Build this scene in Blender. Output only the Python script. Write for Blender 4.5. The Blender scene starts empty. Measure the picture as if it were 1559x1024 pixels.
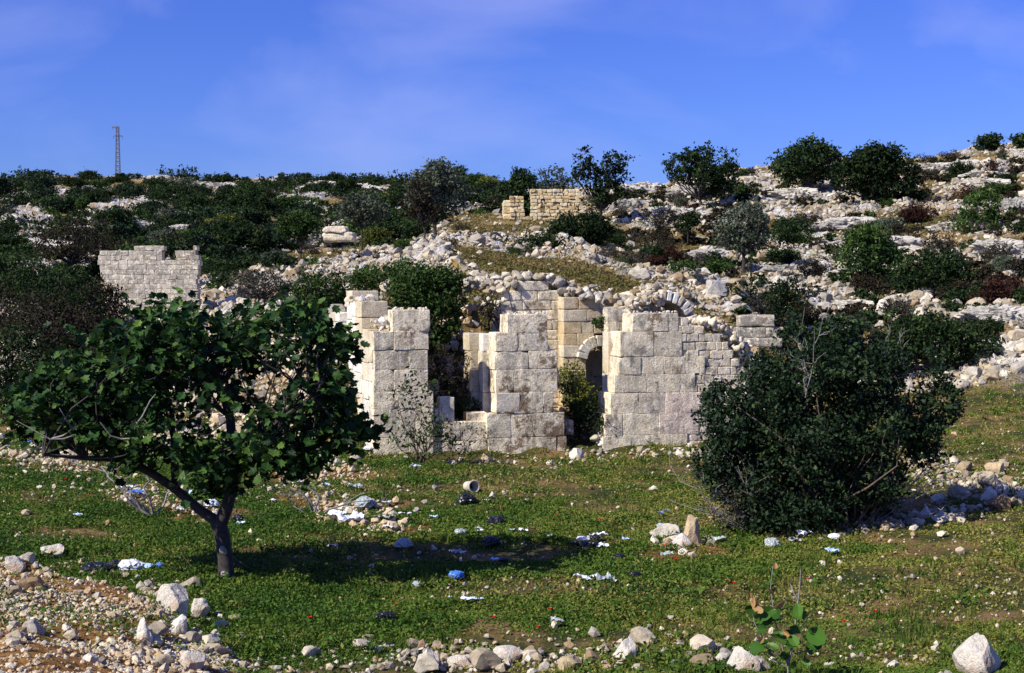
import bpy, bmesh, math, random
import numpy as np
from mathutils import Vector, Matrix

sc = bpy.context.scene
C = sc.collection
R = math.radians
FX = 2165.0; CU = 780.0; HV = 440.0; EYE = 5.4     # pixel focal length, centre column, eye-level row, eye height

# ------------------------------------------------------------------ camera
cam = bpy.data.cameras.new('camera'); camo = bpy.data.objects.new('camera', cam); C.objects.link(camo)
cam.lens = 50; cam.sensor_width = 36; cam.clip_start = 0.1; cam.clip_end = 3000
camo.location = (0, 0, EYE); camo.rotation_euler = (R(90 - 1.905), 0, 0)
sc.camera = camo

# ------------------------------------------------------------------ sky and sun
SUN = Vector((-0.64, -0.41, 0.64)).normalized()    # direction towards the sun
el = math.asin(SUN.z); az = math.atan2(SUN.x, SUN.y)
w = bpy.data.worlds.new('World'); sc.world = w; w.use_nodes = True
nt = w.node_tree; nt.nodes.clear()
def wn(t, **k):
    n = nt.nodes.new(t)
    for a, b in k.items(): setattr(n, a, b)
    return n
sky = wn('ShaderNodeTexSky', sky_type='NISHITA'); sky.sun_disc = False
sky.sun_elevation = el; sky.sun_rotation = az; sky.altitude = 300; sky.air_density = 1.0; sky.dust_density = 0.9; sky.ozone_density = 4.0
hsv = wn('ShaderNodeHueSaturation'); hsv.inputs['Saturation'].default_value = 1.12; hsv.inputs['Hue'].default_value = 0.515
mulc = wn('ShaderNodeMix', data_type='RGBA', blend_type='MULTIPLY'); mulc.inputs[0].default_value = 1
mulc.inputs[7].default_value = (0.60, 0.79, 1.55, 1)
tc = wn('ShaderNodeTexCoord'); mp = wn('ShaderNodeMapping'); mp.inputs['Scale'].default_value = (2.0, 1.2, 4.2); mp.inputs['Rotation'].default_value = (0.0, 0.22, 0.3)
n1 = wn('ShaderNodeTexNoise'); n1.inputs['Scale'].default_value = 1.9; n1.inputs['Detail'].default_value = 6; n1.inputs['Distortion'].default_value = 0.5
cr = wn('ShaderNodeValToRGB'); cr.color_ramp.elements[0].position = 0.47; cr.color_ramp.elements[1].position = 0.80
cr.color_ramp.elements[1].color = (0.5, 0.5, 0.5, 1)
cm = wn('ShaderNodeMix', data_type='RGBA'); cm.inputs[7].default_value = (5.6, 6.0, 10.5, 1)
bg = wn('ShaderNodeBackground'); bg.inputs['Strength'].default_value = 0.072
wo = wn('ShaderNodeOutputWorld')
L = nt.links.new
L(sky.outputs[0], hsv.inputs['Color']); L(hsv.outputs[0], mulc.inputs[6]); L(mulc.outputs[2], cm.inputs[6])
L(tc.outputs['Generated'], mp.inputs[0]); L(mp.outputs[0], n1.inputs['Vector']); L(n1.outputs['Fac'], cr.inputs[0])
L(cr.outputs[0], cm.inputs[0]); L(cm.outputs[2], bg.inputs['Color']); L(bg.outputs[0], wo.inputs[0])
sun = bpy.data.lights.new('sun', 'SUN'); sun.energy = 4.9; sun.angle = R(0.5); sun.color = (1.0, 0.94, 0.82)
suno = bpy.data.objects.new('sun', sun); C.objects.link(suno); suno.rotation_euler = SUN.to_track_quat('Z', 'Y').to_euler()
sc.view_settings.view_transform = 'Standard'; sc.view_settings.look = 'None'
sc.view_settings.exposure = 0.48; sc.view_settings.gamma = 1.0
sc.cycles.max_bounces = 5; sc.cycles.diffuse_bounces = 2; sc.cycles.transparent_max_bounces = 6

# ------------------------------------------------------------------ numeric helpers
rng = np.random.default_rng(7); random.seed(7)
def _h(i, j, k, s):
    n = (i.astype(np.int64)*374761393 + j.astype(np.int64)*668265263 + k.astype(np.int64)*2147483647 + s*974634777) & 0xffffffff
    n = ((n ^ (n >> 13))*1274126177) & 0xffffffff
    n = ((n ^ (n >> 16))*2246822519) & 0xffffffff
    return ((n ^ (n >> 15)) & 0xffff)/65535.0
def vn(x, y, z=None, s=0):
    x = np.asarray(x, float); y = np.asarray(y, float)
    z = np.zeros_like(x) if z is None else np.asarray(z, float)
    i = np.floor(x); j = np.floor(y); k = np.floor(z)
    fx, fy, fz = x-i, y-j, z-k
    fx, fy, fz = [f*f*(3-2*f) for f in (fx, fy, fz)]
    r = 0
    for a in (0, 1):
        for b in (0, 1):
            for c in (0, 1):
                r = r + _h(i+a, j+b, k+c, s)*(fx if a else 1-fx)*(fy if b else 1-fy)*(fz if c else 1-fz)
    return r
def fbm(x, y, z=None, s=0, o=4, g=0.5):
    r = 0; a = 1; t = 0
    for q in range(o):
        m = 2.03**q
        r = r + a*vn(np.asarray(x)*m+q*17.3, np.asarray(y)*m-q*9.1, None if z is None else np.asarray(z)*m+q*5.7, s+q); t += a; a *= g
    return r/t
def sm(a, b, x): t = np.clip((x-a)/(b-a), 0, 1); return t*t*(3-2*t)

# ------------------------------------------------------------------ terrain height
TU = [-400, 0, 300, 500, 600, 700, 850, 1000, 1100, 1250, 1400, 1559, 1950]
TY = [20, 26, 30, 36, 42, 46, 50, 55, 60, 66, 74, 84, 100, 120, 150, 190, 230, 300]
F0 = [1024, 890, 830, 765, 718, 694]
TV = [
 [1010,885,825,760,715,690,665,635,595,550,490,445,402,368,328,290,262,280],
 [1010,885,825,760,715,690,668,640,600,555,500,455,410,375,335,298,271,284],
 F0+[672,640,590,545,490,450,405,372,334,298,273,285],
 F0+[665,630,540,475,443,420,396,366,330,299,276,288],
 F0+[668,560,440,425,412,402,385,358,325,296,279,290],
 F0+[650,490,425,402,388,376,358,336,308,288,283,294],
 F0+[650,472,432,416,402,386,362,337,304,292,290,298],
 F0+[655,500,458,440,422,402,372,333,287,295,298,305],
 [1024,890,830,762,715,688,640,560,500,470,445,415,368,308,265,275,285,295],
 [1024,890,828,758,710,682,648,608,556,508,464,424,368,303,249,262,275,290],
 [1017,880,820,745,695,665,635,598,545,498,453,409,350,290,243,255,270,285],
 [1010,870,805,730,680,650,620,575,530,485,440,395,335,275,228,240,255,270],
 [990,850,785,710,655,622,590,545,495,450,405,360,300,240,195,210,225,240]]
TV = np.array(TV, float); TYa = np.array(TY, float); TUa = np.array(TU, float)
TZ = EYE-(TV-HV)*TYa[None, :]/FX
def ztab(u, Y):
    iy = np.clip(np.searchsorted(TYa, Y)-1, 0, len(TY)-2); fy = np.clip((Y-TYa[iy])/(TYa[iy+1]-TYa[iy]), 0, 2.2)
    iu = np.clip(np.searchsorted(TUa, u)-1, 0, len(TU)-2); fu = np.clip((u-TUa[iu])/(TUa[iu+1]-TUa[iu]), 0, 1); fu = fu*fu*(3-2*fu)
    a = TZ[iu, iy]*(1-fy)+TZ[iu, iy+1]*fy; b = TZ[iu+1, iy]*(1-fy)+TZ[iu+1, iy+1]*fy
    return a*(1-fu)+b*fu
TH = R(15); P0 = np.array([-4.37, 45.0]); FD = np.array([math.cos(TH), math.sin(TH)]); BD = np.array([-math.sin(TH), math.cos(TH)])
def loc_sb(X, Y):
    dx, dy = X-P0[0], Y-P0[1]
    return dx*FD[0]+dy*FD[1], dx*BD[0]+dy*BD[1]
def sb(s, b): p = P0+FD*s+BD*b; return float(p[0]), float(p[1])
def fu_s(u, b=0.0):                     # distance along the church front seen in column u, at depth b behind the front
    t = (u-CU)/FX; ox, oy = P0+BD*b
    return (oy*t-ox)/(FD[0]-FD[1]*t)
def mound(X, Y):                        # spoil heap at the left front
    u = CU+FX*X/np.maximum(Y, 15)
    edge = 26.2-(u/430.0)*6.0 + (fbm(X*.5, Y*.5, None, 5, 3)-.5)*2.2
    return sm(0, 2.2, edge-Y)*sm(470, 300, u)
def stripm(u, Y):                        # grassy terrace above the church
    a = np.interp(u, [680, 850, 1010], [62.5, 57.8, 57.2]); b = np.interp(u, [680, 850, 1010], [80, 75, 69])
    return sm(-.8, .8, Y-a)*sm(.8, -.8, Y-b)*sm(670, 700, u)*sm(1040, 1000, u)
def rockmask(X, Y):
    hill = sm(53, 60, Y+ (fbm(X*.2, Y*.2, None, 3, 3)-.5)*6)
    r = fbm(X*.11+3, Y*.07, None, 21, 4, .55)
    u = CU+FX*X/np.maximum(Y, 15)
    strip = stripm(u, Y)
    return np.clip(hill*sm(.43, .56, r)-strip, 0, 1)
WS = [(0, 690, 150, 712, 1.3), (175, 748, 330, 778, 1.1), (400, 712, 560, 722, 1.5), (480, 788, 605, 800, 1.0), (440, 745, 520, 770, .9), (1020, 840, 1080, 820, .8)]
def wastem(X, Y):                       # strips of dumped waste in the field
    m = np.zeros_like(X)
    for u0, v0, u1, v1, w_ in WS:
        Ya, Yb = [(EYE-.15)*FX/(v-HV) for v in (v0, v1)]; ax, bx = (u0-CU)/FX*Ya, (u1-CU)/FX*Yb
        f = np.clip(((X-ax)*(bx-ax)+(Y-Ya)*(Yb-Ya))/((bx-ax)**2+(Yb-Ya)**2), 0, 1); d = np.hypot(X-ax-f*(bx-ax), Y-Ya-f*(Yb-Ya))+(fbm(X*1.5, Y*1.5, None, 41, 3)-.5)*1.4
        m = np.maximum(m, sm(w_, w_*.4, d))
    return m
def zt(X, Y):
    X = np.asarray(X, float); Y = np.asarray(Y, float)
    u = CU+FX*X/np.maximum(Y, 15)
    Yd = np.maximum(Y, 20)
    z = ztab(u, Yd)
    z = np.where(Y < 20, z+np.interp(Y, [-60, 0, 6, 12, 20], [4.2, 3.8, 2.5, 0.9, 0]), z)
    hill = sm(54, 62, Y)
    z = z+(fbm(X*.35, Y*.35, None, 1, 4)-.5)*(0.22+hill*0.5)+(fbm(X*1.7, Y*1.7, None, 2, 3)-.5)*(.07+.12*hill)
    rm = rockmask(X, Y)
    st = fbm(X*.12, Y*.30, None, 8, 3)*5
    ter = np.floor(st)+sm(.0, .35, st-np.floor(st))
    z = z+rm*((ter-st)*.7+(fbm(X*.9, Y*.9, None, 12, 4, .6)-.35)*.7)
    mo = mound(X, Y)
    z = z+mo*(.30+.42*sm(420, 0, u)+(fbm(X*.9, Y*.9, None, 44, 3)-.5)*.25)
    # hollow of the church
    s, b = loc_sb(X, Y)
    m = sm(-1.2, -.4, s)*sm(12.7, 12.2, s)*sm(-.6, .3, b)*sm(6.7, 6.2, b)
    left = sm(5.6, 4.8, s)
    fl = .15+left*np.interp(b, [0, 1.3, 3.6, 6.3], [0, .2, 2.2, 4.6])+(fbm(X*1.3, Y*1.3, None, 31, 3)-.5)*.5
    z = z*(1-m)+fl*m
    return z
def z1(X, Y): return float(zt(np.array([X]), np.array([Y]))[0])
def ground_at(u, v, y0=16, y1=340):     # first ground point seen at a picture position
    Ys = np.geomspace(y0, y1, 800); X = (u-CU)/FX*Ys
    zr = EYE-(v-HV)/FX*Ys
    hit = np.nonzero(zt(X, Ys) >= zr)[0]
    i = hit[0] if len(hit) else len(Ys)-1
    return float(X[i]), float(Ys[i]), z1(X[i], Ys[i])

# ------------------------------------------------------------------ mesh helpers
class Acc:
    def __init__(s): s.V = []; s.F = []; s.T = []; s.n = 0
    def add(s, V, F, t=0.5):
        V = np.asarray(V, float).reshape(-1, 3); F = np.asarray(F, int)
        s.V.append(V); s.F.append(F+s.n); s.T.append(np.broadcast_to(np.asarray(t, float), (len(V),)).copy()); s.n += len(V)
    def mesh(s, name, mat, smooth=False):
        return mesh_np(name, np.concatenate(s.V), s.F, np.concatenate(s.T), mat, smooth)
def mesh_np(name, V, Fs, T, mat, smooth=False):
    me = bpy.data.meshes.new(name)
    Fs = [f for f in Fs if len(f)]
    me.vertices.add(len(V)); me.vertices.foreach_set('co', np.ascontiguousarray(V, dtype=np.float32).ravel())
    loops = np.concatenate([f.ravel() for f in Fs]); tot = np.concatenate([np.full(len(f), f.shape[1]) for f in Fs])
    st = np.concatenate([[0], np.cumsum(tot)[:-1]])
    me.loops.add(len(loops)); me.loops.foreach_set('vertex_index', loops.astype(np.int32))
    me.polygons.add(len(tot)); me.polygons.foreach_set('loop_start', st.astype(np.int32))
    me.polygons.foreach_set('use_smooth', np.full(len(tot), smooth, dtype=bool))
    a = me.attributes.new('tint', 'FLOAT', 'POINT'); a.data.foreach_set('value', np.asarray(T, dtype=np.float32))
    me.update(calc_edges=True); me.materials.append(mat)
    return me
def obj(name, me, parent=None, loc=(0, 0, 0), rz=0, scale=1, label=None, cat=None, group=None, kind=None):
    o = bpy.data.objects.new(name, me); C.objects.link(o)
    o.location = loc; o.rotation_euler = (0, 0, rz); o.scale = (scale,)*3 if np.isscalar(scale) else scale
    if parent: o.parent = parent
    if label: o['label'] = label
    if cat: o['category'] = cat
    if group: o['group'] = group
    if kind: o['kind'] = kind
    return o
def thing(name, loc, label, cat, group=None, rz=0, scale=1): return obj(name, None, None, loc, rz, scale, label, cat, group)
def frame(d):
    d = d/np.linalg.norm(d); a = np.array([0, 0, 1.]) if abs(d[2]) < .9 else np.array([1., 0, 0])
    p = np.cross(d, a); p /= np.linalg.norm(p); return p, np.cross(d, p)
def tube(acc, pts, rad, n=6, t=.5):
    pts = np.asarray(pts, float); m = len(pts); V = []
    ang = np.arange(n)*2*np.pi/n
    for i in range(m):
        d = pts[min(i+1, m-1)]-pts[max(i-1, 0)]
        p, q = frame(d)
        V.append(pts[i]+rad[i]*(np.cos(ang)[:, None]*p+np.sin(ang)[:, None]*q))
    V = np.concatenate(V); F = []
    for i in range(m-1):
        for k in range(n):
            F.append([i*n+k, i*n+(k+1) % n, (i+1)*n+(k+1) % n, (i+1)*n+k])
    acc.add(V, F, t)
    acc.add(V[-n:], [[0, k, k+1] for k in range(1, n-1)], t)
def wob(p0, p1, n, amp, r=random):
    p0 = np.array(p0, float); p1 = np.array(p1, float); out = []
    off = np.zeros(3); ln = np.linalg.norm(p1-p0)
    for i in range(n+1):
        f = i/n; out.append(p0+(p1-p0)*f+off*math.sin(math.pi*f))
        off = off+np.array([r.gauss(0, 1), r.gauss(0, 1), r.gauss(0, .6)])*amp*ln
    return np.array(out)
_ico = {}
def ico(n):
    if n not in _ico:
        bm = bmesh.new(); bmesh.ops.create_icosphere(bm, subdivisions=n, radius=1)
        _ico[n] = (np.array([v.co[:] for v in bm.verts]), np.array([[v.index for v in f.verts] for f in bm.faces])); bm.free()
    return _ico[n]
def stone_shape(seed, sub=2, cuts=13, lo=.42, hi=.85, rough=.09):
    r = np.random.default_rng(seed); V, F = ico(sub); V = V.copy()
    for _ in range(cuts):
        nrm = r.normal(size=3); nrm /= np.linalg.norm(nrm); d = r.uniform(lo, hi)
        V -= np.clip(V@nrm-d, 0, None)[:, None]*nrm
    k = V*2.3+seed
    V = V*(1+rough*2*(fbm(k[:, 0], k[:, 1], k[:, 2], seed, 3)-.5))[:, None]
    V *= np.array([1, r.uniform(.7, 1), r.uniform(.5, .8)])
    return V, F
def rots(n, r=rng, flat=1.0):
    a = r.uniform(0, 2*np.pi, n); b = r.normal(0, .35*flat, n); c = r.normal(0, .35*flat, n)
    ca, sa, cb, sb_, cc, s_c = np.cos(a), np.sin(a), np.cos(b), np.sin(b), np.cos(c), np.sin(c)
    Z = np.zeros(n); O = np.ones(n)
    Rz = np.stack([np.stack([ca, -sa, Z], 1), np.stack([sa, ca, Z], 1), np.stack([Z, Z, O], 1)], 1)
    Rx = np.stack([np.stack([O, Z, Z], 1), np.stack([Z, cb, -sb_], 1), np.stack([Z, sb_, cb], 1)], 1)
    Ry = np.stack([np.stack([cc, Z, s_c], 1), np.stack([Z, O, Z], 1), np.stack([-s_c, Z, cc], 1)], 1)
    return Rz@Rx@Ry
def scatter_stones(acc, P, S, T, sub=1, flat=1.0, nv=8, seed0=0):
    P = np.asarray(P); S = np.asarray(S); T = np.asarray(T); idx = rng.integers(0, nv, len(P))
    for k in range(nv):
        m = np.nonzero(idx == k)[0]
        if not len(m): continue
        V, F = stone_shape(100+k+seed0, sub)
        W = np.einsum('nij,vj->nvi', rots(len(m), rng, flat), V)*S[m][:, None, None]+P[m][:, None, :]
        Fo = (F[None]+(np.arange(len(m))*len(V))[:, None, None]).reshape(-1, 3)
        acc.add(W.reshape(-1, 3), Fo, np.repeat(T[m], len(V)))

# ------------------------------------------------------------------ materials
def newmat(name):
    m = bpy.data.materials.new(name); m.use_nodes = True; t = m.node_tree; t.nodes.clear()
    o = t.nodes.new('ShaderNodeOutputMaterial'); p = t.nodes.new('ShaderNodeBsdfPrincipled'); t.links.new(p.outputs[0], o.inputs[0])
    return m, t, p, o
def nn(t, ty, **k):
    n = t.nodes.new(ty)
    for a, b in k.items(): setattr(n, a, b)
    return n
def noise(t, scale, det=4, rough=.55, vec=None):
    n = nn(t, 'ShaderNodeTexNoise'); n.inputs['Scale'].default_value = scale; n.inputs['Detail'].default_value = det; n.inputs['Roughness'].default_value = rough
    if vec: t.links.new(vec, n.inputs['Vector'])
    return n
def ramp(t, src, stops):
    r = nn(t, 'ShaderNodeValToRGB'); e = r.color_ramp.elements
    while len(e) < len(stops): e.new(.5)
    for q, (p, c) in zip(e, stops): q.position = p; q.color = (c if len(c) == 4 else (*c, 1)) if not np.isscalar(c) else (c, c, c, 1)
    t.links.new(src, r.inputs[0]); return r
def mix(t, fac, a, b, mode='MIX'):
    m = nn(t, 'ShaderNodeMix', data_type='RGBA', blend_type=mode)
    for s, i in ((fac, 0), (a, 6), (b, 7)):
        if hasattr(s, 'node') or hasattr(s, 'is_linked'): t.links.new(s, m.inputs[i])
        else: m.inputs[i].default_value = s if np.isscalar(s) else (*s, 1)
    return m.outputs[2]
def tintnode(t, objrand=True):
    a = nn(t, 'ShaderNodeAttribute', attribute_name='tint')
    if not objrand: return a.outputs['Fac']
    oi = nn(t, 'ShaderNodeObjectInfo'); m = nn(t, 'ShaderNodeMath', operation='ADD'); t.links.new(a.outputs['Fac'], m.inputs[0]); t.links.new(oi.outputs['Random'], m.inputs[1])
    f = nn(t, 'ShaderNodeMath', operation='FRACT'); t.links.new(m.outputs[0], f.inputs[0]); return f.outputs[0]
def stone_mat(name, cols, stain=(.10, .08, .06), stain_amt=.5, bump=.5, objrand=True, sc_=1.0, stain_lo=.55):
    m, t, p, o = newmat(name); tc = nn(t, 'ShaderNodeTexCoord'); v = tc.outputs['Object']
    n = len(cols); base = ramp(t, tintnode(t, objrand), [(i/(n-1), c) for i, c in enumerate(cols)]).outputs[0]
    a = noise(t, 2.2*sc_, 6, .6, v); va = ramp(t, a.outputs['Fac'], [(.3, .62), (.7, 1.25)]).outputs[0]
    c = mix(t, .85, base, va, 'MULTIPLY')
    b = noise(t, 17*sc_, 5, .7, v); vb = ramp(t, b.outputs['Fac'], [(.35, .6), (.62, 1.15)]).outputs[0]
    c = mix(t, .7, c, vb, 'MULTIPLY')
    s = noise(t, 1.1*sc_, 8, .72, v); fs = ramp(t, s.outputs['Fac'], [(stain_lo, 0.), (stain_lo+.12, stain_amt)]).outputs[0]
    c = mix(t, fs, c, stain)
    t.links.new(c, p.inputs['Base Color']); p.inputs['Roughness'].default_value = .92; p.inputs['Specular IOR Level'].default_value = .2
    bn = nn(t, 'ShaderNodeBump'); bn.inputs['Strength'].default_value = bump; bn.inputs['Distance'].default_value = .05
    ad = nn(t, 'ShaderNodeMath', operation='ADD'); t.links.new(a.outputs['Fac'], ad.inputs[0]); t.links.new(b.outputs['Fac'], ad.inputs[1])
    t.links.new(ad.outputs[0], bn.inputs['Height']); t.links.new(bn.outputs[0], p.inputs['Normal'])
    return m
def leaf_mat(name, c0, c1, c2, tr=.22, rough=.5, spec=.3):
    m, t, p, o = newmat(name)
    base = ramp(t, tintnode(t, False), [(0, c0), (.55, c1), (1, c2)]).outputs[0]
    oi = nn(t, 'ShaderNodeObjectInfo'); f = ramp(t, oi.outputs['Random'], [(0, .72), (1, 1.25)]).outputs[0]
    c = mix(t, 1., base, f, 'MULTIPLY')
    t.links.new(c, p.inputs['Base Color']); p.inputs['Roughness'].default_value = rough; p.inputs['Specular IOR Level'].default_value = spec
    tl = nn(t, 'ShaderNodeBsdfTranslucent'); t.links.new(c, tl.inputs['Color'])
    ms = nn(t, 'ShaderNodeMixShader'); ms.inputs[0].default_value = tr
    t.links.new(p.outputs[0], ms.inputs[1]); t.links.new(tl.outputs[0], ms.inputs[2]); t.links.new(ms.outputs[0], o.inputs[0])
    return m
def bark_mat(name, c0, c1, sc_=9):
    m, t, p, o = newmat(name); tc = nn(t, 'ShaderNodeTexCoord'); a = noise(t, sc_, 5, .7, tc.outputs['Object'])
    c = ramp(t, a.outputs['Fac'], [(.35, c0), (.68, c1)]).outputs[0]; t.links.new(c, p.inputs['Base Color']); p.inputs['Roughness'].default_value = .9
    bn = nn(t, 'ShaderNodeBump'); bn.inputs['Strength'].default_value = .5; bn.inputs['Distance'].default_value = .03
    t.links.new(a.outputs['Fac'], bn.inputs['Height']); t.links.new(bn.outputs[0], p.inputs['Normal']); return m
def plain_mat(name, c, rough=.5, spec=.4, var=.3, sc_=8):
    m, t, p, o = newmat(name); tc = nn(t, 'ShaderNodeTexCoord'); a = noise(t, sc_, 4, .6, tc.outputs['Object'])
    f = ramp(t, a.outputs['Fac'], [(.3, 1-var), (.7, 1+var*.3)]).outputs[0]
    t.links.new(mix(t, 1., c, f, 'MULTIPLY'), p.inputs['Base Color']); p.inputs['Roughness'].default_value = rough; p.inputs['Specular IOR Level'].default_value = spec
    return m

M_rub = stone_mat('limestone_rubble', [(.32, .22, .12), (.48, .39, .26), (.64, .57, .44), (.34, .31, .26), (.57, .47, .31), (.74, .68, .56), (.30, .27, .23), (.52, .41, .24)], bump=.5, sc_=1.6, stain_lo=.50, stain_amt=.6)
M_rubR = stone_mat('limestone_rubble_ochre', [(.40, .26, .12), (.56, .44, .28), (.70, .64, .52), (.50, .36, .2), (.66, .56, .4)], bump=.4, sc_=1.6)
M_out = stone_mat('grey_outcrop_limestone', [(.36, .34, .30), (.49, .46, .40), (.60, .56, .47), (.43, .40, .35)], stain=(.16, .15, .15), stain_amt=.55, bump=.9, sc_=.6)
def ash_mat(name, cols, brown, brown_lo):
    m = stone_mat(name, cols, stain=(.11, .10, .09), stain_amt=.6, bump=.8, objrand=False, stain_lo=.55); t = m.node_tree
    p = [n for n in t.nodes if n.type == 'BSDF_PRINCIPLED'][0]; src = p.inputs['Base Color'].links[0].from_socket; tc = nn(t, 'ShaderNodeTexCoord').outputs['Object']
    a = noise(t, .8, 6, .7, tc); c = mix(t, ramp(t, a.outputs['Fac'], [(brown_lo, 0.), (brown_lo+.05, .85)]).outputs[0], src, brown)
    b = noise(t, 4.5, 7, .75, tc); c = mix(t, ramp(t, b.outputs['Fac'], [(.52, 0.), (.60, .8)]).outputs[0], c, (.76, .73, .66))
    d = noise(t, 1.6, 7, .8, tc); c = mix(t, ramp(t, d.outputs['Fac'], [(.38, .8), (.47, 0.)]).outputs[0], c, (.14, .14, .13))
    mpn = nn(t, 'ShaderNodeMapping'); mpn.inputs['Scale'].default_value = (2.6, 2.6, .35); t.links.new(tc, mpn.inputs[0]); e = noise(t, 1.5, 6, .7, mpn.outputs[0])
    c = mix(t, .8, c, ramp(t, e.outputs['Fac'], [(.34, (.50, .46, .39)), (.46, (1.04, .99, .90)), (.66, (1.28, 1.18, 1.0))]).outputs[0], 'MULTIPLY')
    g_ = noise(t, 38, 3, .7, tc); c = mix(t, .8, c, ramp(t, g_.outputs['Fac'], [(.36, .5), (.5, 1.08)]).outputs[0], 'MULTIPLY'); c = mix(t, 1., c, (1.26, 1.23, 1.16), 'MULTIPLY')
    t.links.new(c, p.inputs['Base Color']); return m
M_ash = ash_mat('grey_ashlar', [(.50, .47, .39), (.62, .57, .47), (.70, .65, .52), (.54, .51, .43), (.64, .55, .50), (.76, .69, .55)], (.17, .115, .07), .58)
M_ashX = stone_mat('grey_ashlar', [(.30, .31, .34), (.40, .41, .43), (.50, .49, .47), (.36, .37, .41), (.46, .44, .43), (.56, .54, .50)], stain=(.13, .11, .09), stain_amt=.75, bump=.7, objrand=False, stain_lo=.53)
M_cream = stone_mat('cream_ashlar', [(.58, .50, .36), (.72, .68, .58), (.80, .77, .70), (.66, .56, .38), (.78, .72, .60)], stain=(.30, .20, .09), stain_amt=.55, bump=.7, objrand=False, stain_lo=.52)
M_inner = stone_mat('weathered_inner_face', [(.60, .48, .30), (.74, .66, .50), (.64, .50, .29), (.78, .72, .58)], stain=(.34, .20, .07), stain_amt=.8, bump=.7, objrand=False, stain_lo=.50)
M_gold = stone_mat('golden_masonry', [(.54, .40, .20), (.64, .51, .30), (.72, .63, .44), (.58, .45, .25)], stain=(.2, .13, .06), stain_amt=.4, bump=.6, objrand=False)
M_grey2 = stone_mat('pale_grey_small_masonry', [(.36, .35, .34), (.46, .45, .43), (.54, .52, .49)], stain=(.28, .26, .26), stain_amt=.4, bump=.5, objrand=False)
M_bark = bark_mat('dark_bark', (.018, .014, .011), (.06, .05, .045)); M_grb = bark_mat('grey_bark', (.13, .12, .11), (.30, .29, .27)); M_brb = bark_mat('brown_twigs', (.06, .045, .035), (.17, .12, .09))
M_fig = leaf_mat('fig_leaf', (.008, .024, .007), (.032, .086, .019), (.11, .19, .035), .16, .5, .12)
M_ever = leaf_mat('evergreen_leaf', (.005, .014, .006), (.014, .033, .011), (.045, .075, .024), .12, .6, .2)
M_dark = leaf_mat('scrub_leaf_dark', (.008, .017, .007), (.020, .040, .012), (.055, .085, .024), .12, .8, .1)
M_green = leaf_mat('scrub_leaf_green', (.014, .034, .007), (.036, .074, .014), (.09, .14, .03), .2, .7, .15)
M_olive = leaf_mat('olive_leaf', (.05, .065, .04), (.085, .105, .07), (.13, .145, .09), .2, .7, .15)
M_yel = leaf_mat('yellow_green_leaf', (.04, .06, .012), (.09, .11, .02), (.16, .16, .03), .25, .7, .15)
M_brown = leaf_mat('brown_scrub_leaf', (.013, .012, .008), (.030, .024, .014), (.065, .054, .03), .15, .8, .1)
M_greyt = leaf_mat('grey_scrub_leaf', (.026, .024, .018), (.055, .05, .038), (.09, .085, .06), .15, .8, .1)
M_red = leaf_mat('dark_red_leaf', (.022, .008, .007), (.045, .016, .013), (.07, .04, .02), .15, .8, .1)
M_clov = leaf_mat('ground_leaf', (.028, .072, .010), (.080, .155, .016), (.24, .23, .05), .25, .65, .15)
M_dry = leaf_mat('dry_leaf', (.22, .10, .03), (.36, .2, .07), (.46, .30, .14), .3, .7, .2)
M_brt = leaf_mat('bright_leaf', (.035, .11, .012), (.08, .2, .02), (.13, .26, .04), .3, .45, .3)

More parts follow.
